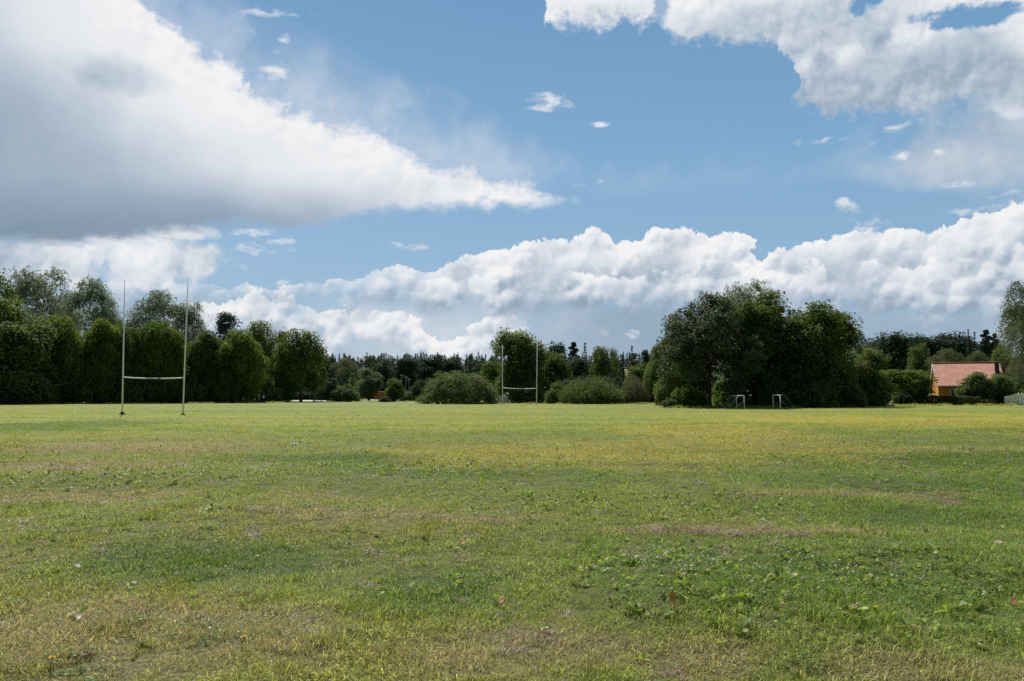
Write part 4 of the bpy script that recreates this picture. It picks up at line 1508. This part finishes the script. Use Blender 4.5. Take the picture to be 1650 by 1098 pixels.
# rugby goals
def rugby_goal(bx0, by0, tx0, ty0, bx1, by1, tx1, ty1, bar, Y0, Y1, r, label, sag, mound):
    """Two tall posts and a crossbar between; the photo gives foot and tip of each post."""
    a0, a1 = at(bx0, by0, Y0), at(bx1, by1, Y1)
    a0.z, a1.z = tz(a0.x, a0.y), tz(a1.x, a1.y)
    t0, t1 = at(tx0, ty0, Y0), at(tx1, ty1, Y1)
    mid = (a0 + a1) / 2
    root = link('rugby_goal', None, loc=mid)
    tag(root, label, 'rugby goal', 'rugby goals at the two ends of the pitch')
    for a, t in ((a0, t0), (a1, t1)):
        MB().tube([a - mid + Vector((0, 0, -.3)), a.lerp(t, .45) - mid, t - mid], [r, r * .95, r * .62], 12).build('post', M_post, root, smooth=True)
    hb = (at(bar[0], bar[1], Y0).z - a0.z) / (t0.z - a0.z)
    hc = (at(bar[2], bar[3], Y1).z - a1.z) / (t1.z - a1.z)
    p, q = a0.lerp(t0, hb) - mid, a1.lerp(t1, hc) - mid
    pts = [p.lerp(q, k / 8) + Vector((0, 0, -sag * (1 - (k / 4 - 1) ** 2))) for k in range(9)]
    cb = MB().tube(pts, r * .8, 10).build('crossbar', M_post, root, smooth=True)
    m_ = MB()
    m_.tube([pts[3] + Vector((0, 0, 0)), pts[4], pts[5]], r * .83, 10)
    m_.build('joint_sleeve', M_grey, cb, smooth=True)
    if mound:
        for k, a in enumerate((a0, a1)):
            w, h = ((.36, .22), (.26, .12))[k]
            mb = MB()
            prof = [(1.0, -.05), (.8, .04), (.5, .12), (.3, h), (.05, h + .03)]
            mb.tube([(a.x - mid.x, a.y - mid.y, z_) for _, z_ in prof], [w * q_ for q_, _ in prof], 14)
            mb.build('earth_mound', M_soil, root, smooth=True)
    return root


rugby_goal(197, 668, 201, 452, 294.5, 669, 303, 448.5, (198.5, 608, 296.5, 609), 65.5, 64.2, .060, 'near white rugby goal with tall thin posts, on the left side of the field', .09, True)
rugby_goal(809.6, 652, 809.6, 556, 864.5, 652.5, 866, 548, (810, 625, 865, 626), 137.5, 137.0, .08, 'far white rugby goal standing before the dark tree at the far end', .14, False)


# small football goals
M_goal = plain('weathered_white', (0.62, 0.65, 0.66), 0.5, 0.4, 0.15, 3.0)
def football_goal(p0, p1, hpx, back, label):
    """Front posts at photo points p0 and p1 (col, row, depth); the net runs out along the direction back."""
    a, b = (Vector((px_x(p[0], p[2]), p[2], 0)) for p in (p0, p1))
    a.z, b.z = tz(a.x, a.y), tz(b.x, b.y)
    H = hpx * p0[2] / F
    mid = (a + b) / 2
    root = link('football_goal', None, loc=mid)
    tag(root, label, 'football goal', 'small football goals before the dark clump')
    a, b = a - mid, b - mid
    up = Vector((0, 0, H))
    back = Vector(back)
    bt, bb = back * .32, back
    r = .045
    MB().tube([a - Vector((0, 0, .1)), a + up], r, 8).build('post', M_goal, root, smooth=True)
    MB().tube([b - Vector((0, 0, .1)), b + up], r, 8).build('post', M_goal, root, smooth=True)
    MB().tube([a + up, b + up], r, 8).build('crossbar', M_goal, root, smooth=True)
    fr_ = MB()
    for s in (a, b):
        fr_.tube([s + up, s + up + bt, s + bb + Vector((0, 0, .05)), s + Vector((0, 0, .05))], .026, 6)
        fr_.tube([s + up * .62 + Vector((0, 0, 0)), s + bb * .62 + Vector((0, 0, .05))], .02, 6)
    fr_.tube([a + bb + Vector((0, 0, .05)), b + bb + Vector((0, 0, .05))], .026, 6)
    fr_.tube([a + up + bt, b + up + bt], .022, 6)
    fr_.build('net_frame', M_green, root, smooth=True)
    nt_ = MB()
    nseg = 11

    def line(p, q, n=1):
        nt_.tube([p, q], .0026, 3, cap=False)
    for k in range(nseg + 1):
        f = k / nseg
        s = a.lerp(b, f)
        line(s + up, s + up + bt)
        line(s + up + bt, s + bb)
    for k in range(9):
        f = k / 8
        line(a + up + bt + (bb - bt - up) * f, b + up + bt + (bb - bt - up) * f)
    for s in (a, b):
        for k in range(1, 9):
            f = k / 9
            zz = up * f
            xr = bt.lerp(bb, 1 - f)
            line(s + zz, s + zz + xr)
            line(s + back * f, s + back * f + up * min(1.0, (1 - f) / .68))
    nt_.build('net', M_net, root)
    return root


football_goal((1186.5, 659.5, 92.5), (1199, 660, 89.0), 21.3, (-1.9, -.15, 0), 'small football goal with its net trailing to the left, left of the pair')
football_goal((1245.5, 659.5, 91.5), (1257, 659.5, 89.0), 22.5, (1.75, .15, 0), 'small football goal with its net trailing to the right, right of the pair')

# the ochre house -------------------------------------------------------------------------------
HY = 134.0
roof_m, rnt, rout = new_mat('clay_tiles')
rtc = rnt.nodes.new('ShaderNodeTexCoord')
rsp = rnt.nodes.new('ShaderNodeSeparateXYZ')
rnt.links.new(rtc.outputs['Object'], rsp.inputs[0])
rx_, ry_, rz_ = (E(rnt, rsp.outputs[i]) for i in range(3))
nt_a = noise(rnt, rtc.outputs['Object'], 1.1, 5.0, 0.65, '3D')
cell = rnt.nodes.new('ShaderNodeTexWhiteNoise')
cell.noise_dimensions = '2D'
rnt.links.new(vec(rnt, (rx_ * 3.2)._m('FLOOR'), (rz_ * 4.4)._m('FLOOR')), cell.inputs['Vector'])
rc = mixc(rnt, (nt_a - .5) * 1.3 + E(rnt, cell.outputs[0]) * .5 + .15, (0.56, 0.27, 0.19), (0.76, 0.43, 0.33))
rnt.links.new(princ(rnt, rc, 0.75, 0.25), rout.inputs[0])

hx = px_x(1564, HY)
hz = tz(hx, HY)
house = link('house', None, loc=(hx, HY, hz))
house.rotation_euler = (0, 0, math.radians(-21.5))
tag(house, 'ochre yellow house with a red tiled roof among the garden trees on the right', 'house')
LW, DW, EAVE, RIDGE = 9.6, 8.2, 3.6, 7.15
x0, x1 = -LW / 2, LW / 2
wl = MB()
wl.quad((x0, 0, -.3), (x1, 0, -.3), (x1, 0, EAVE), (x0, 0, EAVE))
wl.quad((x1, DW, -.3), (x0, DW, -.3), (x0, DW, EAVE), (x1, DW, EAVE))
for xx in (x0, x1):
    wl.quad((xx, DW, -.3), (xx, 0, -.3), (xx, 0, EAVE), (xx, DW / 2, RIDGE - .12), (xx, DW, EAVE))
wl.build('wall', M_ochre, house)
rf = MB()
run, rise = DW / 2 + .45, RIDGE - EAVE + .42
sl = math.hypot(run, rise)
ncr = 19
for side in (-1, 1):
    for k in range(ncr):                                   # each course of tiles is a strip that laps over the one below
        f0, f1 = k / ncr, (k + 1) / ncr
        y0, z0 = run * (1 - f0), EAVE - .42 + rise * f0
        y1, z1 = run * (1 - f1), EAVE - .42 + rise * f1
        yy = lambda v: DW / 2 + side * v
        lift = .055
        cols = 74
        for c_ in range(cols):
            xa, xb = x0 - .3 + (LW + .6) * c_ / cols, x0 - .3 + (LW + .6) * (c_ + 1) / cols
            xm = (xa + xb) / 2
            zz = .045
            rf.quad((xa, yy(y0), z0 + lift), (xm, yy(y0), z0 + lift + zz), (xm, yy(y1), z1 + .012 + zz), (xa, yy(y1), z1 + .012))
            rf.quad((xm, yy(y0), z0 + lift + zz), (xb, yy(y0), z0 + lift), (xb, yy(y1), z1 + .012), (xm, yy(y1), z1 + .012 + zz))
    a_ = DW / 2 + side * run
    rf.quad((x0 - .3, a_, EAVE - .42), (x1 + .3, a_, EAVE - .42), (x1 + .3, DW / 2, RIDGE - .01), (x0 - .3, DW / 2, RIDGE - .01))
roof = rf.build('roof', roof_m, house)
MB().tube([(x0 - .32, DW / 2, RIDGE + .03), (x1 + .32, DW / 2, RIDGE + .03)], .14, 8).build('ridge_tiles', plain('ridge_clay', (0.26, 0.085, 0.055), .8, .2, .2, 4), roof)
for xx, s in ((x0 - .34, -1), (x1 + .30, 1)):
    bb_ = MB()
    for side in (-1, 1):
        a_ = DW / 2 + side * run
        for w_ in (0,):
            bb_.quad((xx, a_, EAVE - .62), (xx, a_, EAVE - .36), (xx, DW / 2, RIDGE + .06), (xx, DW / 2, RIDGE - .22))
            bb_.quad((xx + .04, a_, EAVE - .62), (xx + .04, DW / 2, RIDGE - .22), (xx + .04, DW / 2, RIDGE + .06), (xx + .04, a_, EAVE - .36))
    bb_.build('bargeboard', M_white, house)
ch = MB().box(x1 - .75, x1 - .15, DW / 2 - 2.3, DW / 2 - 1.7, 4.2, 6.98).box(x1 - .80, x1 - .10, DW / 2 - 2.36, DW / 2 - 1.64, 6.98, 7.1)
ch.build('chimney', M_black, roof)
vy = DW / 2 - 2.9
MB().tube([(x1 - 2.9, vy, 4.4), (x1 - 2.9, vy, 5.35)], .06, 8).build('vent_pipe', M_black, roof)


def slope_z(y):
    return EAVE - .42 + rise * (1 - abs(y - DW / 2) / run)


rw = MB()
yA, yB = DW / 2 - 3.05, DW / 2 - 2.1
xA, xB = 1.25, 2.25
d_ = .12
for (xa, xb, ya, yb) in ((xA, xB, yA, yA + .09), (xA, xB, yB - .09, yB), (xA, xA + .09, yA + .09, yB - .09), (xB - .09, xB, yA + .09, yB - .09)):
    rw.quad((xa, ya, slope_z(ya) + d_), (xb, ya, slope_z(ya) + d_), (xb, yb, slope_z(yb) + d_), (xa, yb, slope_z(yb) + d_))
    rw.quad((xa, ya, slope_z(ya)), (xb, ya, slope_z(ya)), (xb, ya, slope_z(ya) + d_), (xa, ya, slope_z(ya) + d_))
sky_w = rw.build('roof_window', plain('grey_frame', (.2, .21, .22), .5, .4), roof)


def house_window(xa, xb, za, zb, cols):
    f = MB()
    t = .11
    for (p, q, r_, s_) in ((xa - t, xa, za - t, zb + t), (xb, xb + t, za - t, zb + t), (xa, xb, za - t, za), (xa, xb, zb, zb + t)):
        f.box(p, q, -.09, -.003, r_, s_)
    for k in range(1, cols):
        xm = xa + (xb - xa) * k / cols
        f.box(xm - .05, xm + .05, -.075, -.003, za, zb)
    w = f.build('window', M_white, house)
    MB().quad((xa, -.02, za), (xb, -.02, za), (xb, -.02, zb), (xa, -.02, zb)).build('pane', M_glass, w)
    MB().box(xa - .2, xb + .2, -.2, -.092, za - .2, za - .11).build('sill', M_white, w)
    return w


house_window(-2.9, -1.55, 1.45, 2.6, 2)
house_window(.9, 2.1, 1.35, 2.45, 2)
house_window(3.2, 4.2, 1.35, 2.45, 2)
gt = MB().tube([(x0 - .3, -.52, EAVE - .48), (x1 + .3, -.52, EAVE - .48)], .07, 8).tube([(x1 - .1, -.45, EAVE - .5), (x1 - .1, -.08, EAVE - .9), (x1 - .1, -.08, 0)], .045, 6)
gt.build('gutter', M_grey, roof)

# white fence at the right edge
FY = 126.0
fx0, fx1 = px_x(1618, FY), px_x(1700, FY)
fence = link('fence', None, loc=(fx0, FY, tz(fx0, FY)))
tag(fence, 'white painted board fence running out of the photo on the right', 'fence')
fb = MB()
x, k = 0.0, 0
while x < fx1 - fx0:
    h = 1.35 + .55 * min(1, x / 1.9) if x < 1.9 else 1.86
    y = .0 - .45 * min(1, x / 1.9)
    fb.box(x, x + .16, y - .012, y + .012, .05, h + rng.uniform(-.03, .03))
    x += .178
fb.build('boards', M_white, fence)
rl = MB()
for z_ in (.35, 1.2):
    rl.tube([(0, .035, z_), (1.9, -.41, z_), (fx1 - fx0, -.41, z_)], .035, 4)
rl.build('rail', M_white, fence)
for xq, hq in ((1.95, 2.0), (2.45, 1.98), (4.4, 1.98), (6.4, 1.98)):
    MB().box(xq, xq + .12, -.56, -.47, -.1, hq).build('post', M_white, fence)

# flat-roofed building
BY = 152.0
bx0, bx1 = px_x(1036, BY), px_x(1078, BY)
bz = tz(bx0, BY)
bld = link('flat_roofed_building', None, loc=((bx0 + bx1) / 2, BY, bz))
tag(bld, 'low dark building with a pale flat roof edge between the shrubs and the big maple', 'building')
w2 = (bx1 - bx0) / 2
Htop = at(1055, 630, BY).z - bz
MB().box(-w2, w2, 0, 7, -.2, Htop - .3).build('wall', plain('dark_timber', (.03, .026, .024), .8, .2, .3, 2), bld)
rfb = MB().box(-w2 - .3, w2 + .3, -.5, 7.3, Htop - .29, Htop + .02).build('roof', plain('pale_roof_edge', (.55, .56, .58), .5, .4, .08), bld)
for xx, rr in ((-.2, .42), (1.3, .16)):
    mb = MB()
    mb.tube([(xx, 2.0, Htop + .02), (xx, 2.0, Htop + .16), (xx, 2.0, Htop + .3), (xx, 2.0, Htop + .36)], [rr, rr * .9, rr * .55, rr * .1], 10)
    mb.build('roof_dome', M_white, rfb, smooth=True)
MB().box(-1.6, -.5, -.04, -.003, -.1, 2.05).build('door', plain('brown_door', (.06, .035, .025), .6, .3), bld)
slab = MB()
sx0, sx1 = px_x(1038, 137), px_x(1069, 137)
slab.box(sx0, sx1, 136.2, 137.6, tz(sx0, 137) - .1, tz(sx0, 137) + .035)
tag(slab.build('paved_strip', plain('pale_concrete', (.42, .42, .40), .9, .1, .1)), kind='structure')

# pale path behind the left row
path = MB()
for (pa, pb, Ya, Yb) in ((440, 522, 214, 246), (520, 566, 236, 256), (566, 700, 246, 262)):
    xa, xb = px_x(pa, Ya), px_x(pb, Ya)
    path.quad((xa, Ya, tz(xa, Ya) + .03), (xb, Ya, tz(xb, Ya) + .03), (xb + (xb - xa) * .1, Yb, tz(xb, Yb) + .03), (xa, Yb, tz(xa, Yb) + .03))
tag(path.build('path', plain('gravel', (.50, .49, .47), .95, .1, .1, .6)), kind='structure')

# small shed beyond the path
SY = 290.0
sx = px_x(615.5, SY)
shed = link('shed', None, loc=(sx, SY, tz(sx, SY)))
tag(shed, 'small orange-red shed far beyond the lawn, right of the sloping shrub', 'shed')
sw = 11.5 * SY / F
sh = at(615, 631.5, SY).z - tz(sx, SY)
MB().box(-sw, sw, 0, 4, -.2, sh - .2).build('wall', plain('orange_boards', (.40, .155, .09), .85, .15, .12, 1.0), shed)
MB().quad((-sw - .2, -.3, sh - .18), (sw + .2, -.3, sh - .18), (sw + .2, 4.2, sh + .25), (-sw - .2, 4.2, sh + .25)).quad((-sw - .2, -.3, sh - .1), (-sw - .2, 4.2, sh + .33), (sw + .2, 4.2, sh + .33), (sw + .2, -.3, sh - .1)).build('roof', plain('felt_roof', (.16, .07, .05), .9, .1), shed)
MB().box(-.5, .5, -.05, -.003, -.1, 2.0).build('door', plain('shed_door', (.30, .115, .07), .8, .2), shed)

# far house behind the biggest shrub
RY = 240.0
rx0, rx1 = px_x(754, RY), px_x(796, RY)
rz0 = tz((rx0 + rx1) / 2, RY)
far = link('far_house', None, loc=((rx0 + rx1) / 2, RY, rz0))
tag(far, 'far house of which only an orange roof and a chimney show behind the biggest shrub', 'house')
hw = (rx1 - rx0) / 2
e_, r_ = at(740, 619, RY).z - rz0, at(740, 606.0, RY).z - rz0
MB().box(-hw + .3, hw - .3, 0, 9, -.2, e_).build('wall', plain('pale_render', (.5, .46, .38), .85, .15), far)
fr2 = MB()
fr2.quad((-hw, -.4, e_ - .1), (hw, -.4, e_ - .1), (hw - 1.6, 4.5, r_), (-hw + 1.6, 4.5, r_))
fr2.quad((hw, 9.4, e_ - .1), (-hw, 9.4, e_ - .1), (-hw + 1.6, 4.5, r_), (hw - 1.6, 4.5, r_))
fr2.quad((-hw, 9.4, e_ - .1), (-hw, -.4, e_ - .1), (-hw + 1.6, 4.5, r_))
fr2.quad((hw, -.4, e_ - .1), (hw, 9.4, e_ - .1), (hw - 1.6, 4.5, r_))
frf = fr2.build('roof', plain('orange_tiles', (.50, .19, .10), .8, .2, .15, 1.0), far)
cxw = px_x(770, RY) - (rx0 + rx1) / 2
MB().box(cxw - .45, cxw + .45, 2.4, 3.2, e_, r_ + .25).build('dormer', M_white, frf)
cxb = px_x(778, RY) - (rx0 + rx1) / 2
MB().box(cxb - .32, cxb + .32, 2.3, 3.0, e_, r_ + .2).build('chimney', plain('dark_brick', (.06, .03, .03), .9, .1), frf)

# white tarpaulin tent
TY = 158.0
txm = px_x(811, TY)
tent = MB()
tw, thh = 9.5 * TY / F, at(811, 637.5, TY).z - tz(txm, TY)
prof = [(-1, .98), (-.5, .93), (0, .90), (.45, 1.0), (.8, .72), (1.05, .0)]
n0 = 0
for (u0, v0), (u1, v1) in zip(prof, prof[1:]):
    tent.quad((u0 * tw, 0, -.05), (u1 * tw, 0, -.05), (u1 * tw, .15, v1 * thh), (u0 * tw, .15, v0 * thh))
    tent.quad((u0 * tw, .15, v0 * thh), (u1 * tw, .15, v1 * thh), (u1 * tw, 2.2, v1 * thh * .9), (u0 * tw, 2.2, v0 * thh * .9))
    tent.quad((u1 * tw, 2.35, -.05), (u0 * tw, 2.35, -.05), (u0 * tw, 2.2, v0 * thh * .9), (u1 * tw, 2.2, v1 * thh * .9))
tag(tent.build('tarpaulin', plain('grey_white_tarp', (.50, .52, .57), .6, .3, .06, .8), loc=(txm, TY, tz(txm, TY))), 'pale grey-white tarpaulin at the foot of the far rugby goal, left post', 'tarpaulin')

# lamps
lamp_lab = ['left of the three', 'middle one of the three', 'right of the three']
for k, (px, tp) in enumerate(((647.2, 605), (654, 608), (659, 611.5))):
    Y = 285 + k * 3
    x = px_x(px, Y)
    z = tz(x, Y)
    H = at(px, tp, Y).z - z
    r = link('street_lamp', None, loc=(x, Y, z))
    tag(r, 'tall grey street lamp beyond the lawn, ' + lamp_lab[k], 'street lamp', 'street lamps beyond the lawn')
    MB().tube([(0, 0, -.2), (0, 0, H * .5), (0, 0, H)], [.08, .065, .045], 8).build('pole', M_grey, r, smooth=True)
    MB().tube([(-.55, 0, H - .05), (0, 0, H + .08), (.55, 0, H - .05)], [.03, .04, .03], 6).build('arm', M_grey, r, smooth=True)
    for s in (-.62, .62):
        MB().box(s - .2, s + .2, -.1, .1, H - .11, H - .03).build('lamp_head', M_white, r)
for k, (px, py, Y, lab) in enumerate(((877.5, 625, 158, 'small white lamp on a thin post right of the far rugby goal'), (1204.5, 631, 101, 'small white lamp on a thin post beside the left football goal'))):
    x = px_x(px, Y)
    z = tz(x, Y)
    H = at(px, py, Y).z - z
    r = link('path_lamp', None, loc=(x, Y, z))
    tag(r, lab, 'lamp')
    MB().tube([(0, 0, -.2), (0, 0, H)], [.05, .035], 8).build('pole', M_black, r, smooth=True)
    MB().tube([(0, 0, H - .02), (0, 0, H + .02), (0, 0, H + .10), (0, 0, H + .17)], [.10, .20, .17, .03], 10).build('lamp_head', M_white, r, smooth=True)
sgx = px_x(1207.5, 101)
sg = link('sign', None, loc=(sgx, 100.6, tz(sgx, 100.6)))
tag(sg, 'small blank white sign on a post right behind the left football goal', 'sign')
hs = at(1207, 637, 100.6).z - tz(sgx, 100.6)
MB().tube([(0, 0, -.2), (0, 0, hs + .1)], .03, 8).build('post', M_black, sg)
MB().box(-.16, .16, -.045, -.032, hs - .09, hs + .09).build('panel', M_white, sg)

# two walkers -----------------------------------------------------------------------------------
M_skin = plain('skin', (.45, .27, .19), .6, .3, .05)
M_hair = plain('dark_hair', (.03, .022, .018), .6, .3, .1)


def skin_obj(name, chain_verts, edges, radii, mat, parent, root=0, levels=1):
    me = bpy.data.meshes.new(name)
    me.from_pydata([tuple(v) for v in chain_verts], edges, [])
    me.materials.append(mat)
    o = link(name, me, parent)
    sk = o.modifiers.new('skin', 'SKIN')
    sk.use_smooth_shade = True
    for k, r in enumerate(radii):
        sv = me.skin_vertices[0].data[k]
        sv.radius = (r, r) if not isinstance(r, tuple) else r
        sv.use_root = k == root
    sb = o.modifiers.new('smooth', 'SUBSURF')
    sb.levels = sb.render_levels = levels
    return o


def walker(px, Y, rz, swing, top_m, leg_m, label):
    x = px_x(px, Y)
    r = link('person', None, loc=(x, Y, tz(x, Y)))
    r.rotation_euler = (0, 0, rz)
    tag(r, label, 'person')
    s = swing
    V = [(0, 0, .95), (0, 0, 1.15), (0, .01, 1.38), (0, .01, 1.48), (0, .0, 1.56), (0, -.02, 1.68),
         (.10, 0, .90), (.11, -.20 * s, .50), (.11, -.30 * s, .07), (.11, -.30 * s - .16, .04),
         (-.10, 0, .90), (-.11, .12 * s, .49), (-.11, .34 * s, .12), (-.11, .34 * s - .15, .06),
         (.19, .01, 1.40), (.25, .10 * s, 1.14), (.25, .02 * s, .90), (-.19, .01, 1.40), (-.25, -.09 * s, 1.14), (-.25, -.24 * s, .94)]
    Eg = [(0, 1), (1, 2), (2, 3), (3, 4), (4, 5), (0, 6), (6, 7), (7, 8), (8, 9), (0, 10), (10, 11), (11, 12), (12, 13), (2, 14), (14, 15), (15, 16), (2, 17), (17, 18), (18, 19)]
    R = [(.15, .11), (.14, .10), (.16, .11), .065, .085, .09, .085, .058, .042, .035, .085, .058, .042, .035, .06, .043, .03, .06, .043, .03]
    for w, sd in ((16, 1), (19, -1)):                       # hands: palm, four fingers and a thumb
        b = Vector(V[w])
        p = len(V)
        V.append(tuple(b + Vector((0, -.01, -.075))))
        Eg.append((w, p))
        R.append((.035, .02))
        for q in range(4):
            i = len(V)
            o_ = (q - 1.5) * .02
            ln = (.065, .08, .076, .058)[q]
            V += [tuple(b + Vector((0, o_ - .01, -.105))), tuple(b + Vector((-.015 * sd, o_ - .012, -.105 - ln)))]
            Eg += [(p, i), (i, i + 1)]
            R += [.010, .008]
        i = len(V)
        V += [tuple(b + Vector((0, -.05, -.07))), tuple(b + Vector((-.01 * sd, -.066, -.115)))]
        Eg += [(p, i), (i, i + 1)]
        R += [.011, .009]
    skin_obj('body', V, Eg, R, M_skin, r)
    tv = [(0, 0, .93), (0, 0, 1.15), (0, .01, 1.39), (0, .01, 1.47), (.195, .01, 1.41), (.255, .10 * s, 1.14), (.255, .03 * s, .96), (-.195, .01, 1.41), (-.255, -.09 * s, 1.14), (-.255, -.21 * s, .97)]
    skin_obj('jacket', tv, [(0, 1), (1, 2), (2, 3), (2, 4), (4, 5), (5, 6), (2, 7), (7, 8), (8, 9)], [(.175, .135), (.165, .125), (.185, .135), .085, .08, .062, .05, .08, .062, .05], top_m, r)
    lv = [(0, 0, .94), (.10, 0, .88), (.11, -.20 * s, .50), (.11, -.30 * s, .12), (-.10, 0, .88), (-.11, .12 * s, .49), (-.11, .335 * s, .16)]
    skin_obj('trousers', lv, [(0, 1), (1, 2), (2, 3), (0, 4), (4, 5), (5, 6)], [(.165, .125), .10, .075, .06, .10, .075, .06], leg_m, r)
    MB().tube([(0, .01, 1.60), (0, .012, 1.68), (0, .01, 1.75), (0, .0, 1.79)], [.085, .104, .09, .03], 10).build('hair', M_hair, r, smooth=True)
    return r


walker(417.5, 160, math.radians(100), 1.0, plain('grey_jacket', (.34, .36, .38), .8, .2), plain('grey_trousers', (.16, .165, .17), .85, .2),
       'person in grey walking along the edge of the dark trees, left of the two')
walker(424.8, 160.6, math.radians(80), .8, plain('pale_jacket', (.55, .57, .60), .8, .2), plain('dark_trousers', (.018, .02, .028), .85, .2),
       'person in a pale top and dark trousers, right of the two walkers')

# small things lying in the grass
def ground_at(px, py):
    """Where the line of sight through a photo pixel meets the field."""
    a, b, c = ray(px, py)
    t = 2.0
    while t < 120 and CAM_H + c * t > tz(a * t, b * t):
        t += .02
    return Vector((a * t, b * t, tz(a * t, b * t)))


def fallen_leaf(px, py, size, col, tilt, label):
    p = ground_at(px, py)
    mb = MB()
    prof = [(-1, .05), (-.7, .42), (-.35, .55), (-.1, .42), (.15, .62), (.45, .45), (.7, .5), (1, .06)]
    for (u0, w0), (u1, w1) in zip(prof, prof[1:]):
        for sd in (-1, 1):
            mb.quad((0, u0, .18 * u0 * u0), (sd * w0, u0, .18 * u0 * u0 + .16 * w0), (sd * w1, u1, .18 * u1 * u1 + .16 * w1), (0, u1, .18 * u1 * u1))
    o = mb.build('fallen_leaf', plain('dead_leaf', col, .6, .3, .25, 2.0), loc=p + Vector((0, 0, .045)))
    o.scale = (size, size, size)
    o.rotation_euler = (math.radians(tilt), math.radians(12), rng.uniform(-1, 1))
    tag(o, label, 'leaf')
    so = o.modifiers.new('thickness', 'SOLIDIFY')
    so.thickness = .02


fallen_leaf(1083, 975, .052, (.62, .36, .05), 65, 'upright yellow-orange leaf standing in the green weeds right of centre')
fallen_leaf(1633, 980, .03, (.24, .05, .03), 20, 'red leaf lying in the grass at the far right')
fallen_leaf(747, 882, .028, (.32, .07, .04), 25, 'small red leaf in the grass near the middle of the foreground')
fallen_leaf(808, 979, .03, (.28, .05, .03), 25, 'dark red leaf beside the left end of the green weeds')
fallen_leaf(124, 921, .045, (.15, .155, .145), 15, 'pale grey curled leaf lying in the green grass on the left')
fallen_leaf(126, 1004, .034, (.33, .30, .25), 30, 'pale leaf on the tan grass at lower left')
fallen_leaf(1608, 882, .05, (.36, .29, .22), 10, 'pale brown dry leaf by the right edge of the brown cut grass')


def dandelion(px, py, label):
    p = ground_at(px, py)
    r = link('dandelion', None, loc=p)
    tag(r, label, 'flower', 'yellow dandelions in the grass')
    MB().tube([(0, 0, -.02), (.006, 0, .05), (.01, .004, .085)], [.003, .003, .003], 6).build('stem', M_leaf, r)
    mb = MB()
    for k in range(34):
        a = k * 2.39996
        L = .006 + .016 * math.sqrt(k / 34)
        z_ = .087 + .010 * (1 - k / 34)
        c0 = Vector((.01, .004, .084))
        d = Vector((math.cos(a) * L, math.sin(a) * L, z_ - .084))
        s = Vector((-math.sin(a), math.cos(a), 0)) * .0032
        mb.quad(c0, c0 + d * .7 + s, c0 + d, c0 + d * .7 - s)
    mb.build('blossom', plain('yellow_petals', (.72, .46, .02), .6, .3, .1), r)


for px, py, lab in ((198, 913, 'yellow dandelion in the green grass on the left'), (80, 1086, 'yellow dandelion at the lower left corner'), (389, 1050, 'yellow dandelion in the dry grass left of centre'),
                    (282, 741, 'yellow dandelion far out below the near rugby goal')):
    dandelion(px, py, lab)
pp = ground_at(474, 718)
o = MB()
for k in range(5):
    a, b = k * 1.25, (k + 1) * 1.25
    o.quad((0, 0, .11), (math.cos(a) * .09, math.sin(a) * .07, .02), (math.cos((a + b) / 2) * .12, math.sin((a + b) / 2) * .10, .06), (math.cos(b) * .09, math.sin(b) * .07, .015))
o = o.build('paper_scrap', M_white, loc=pp + Vector((0, 0, .02)))
tag(o, 'crumpled white scrap of paper lying out on the lawn, left of centre', 'litter')
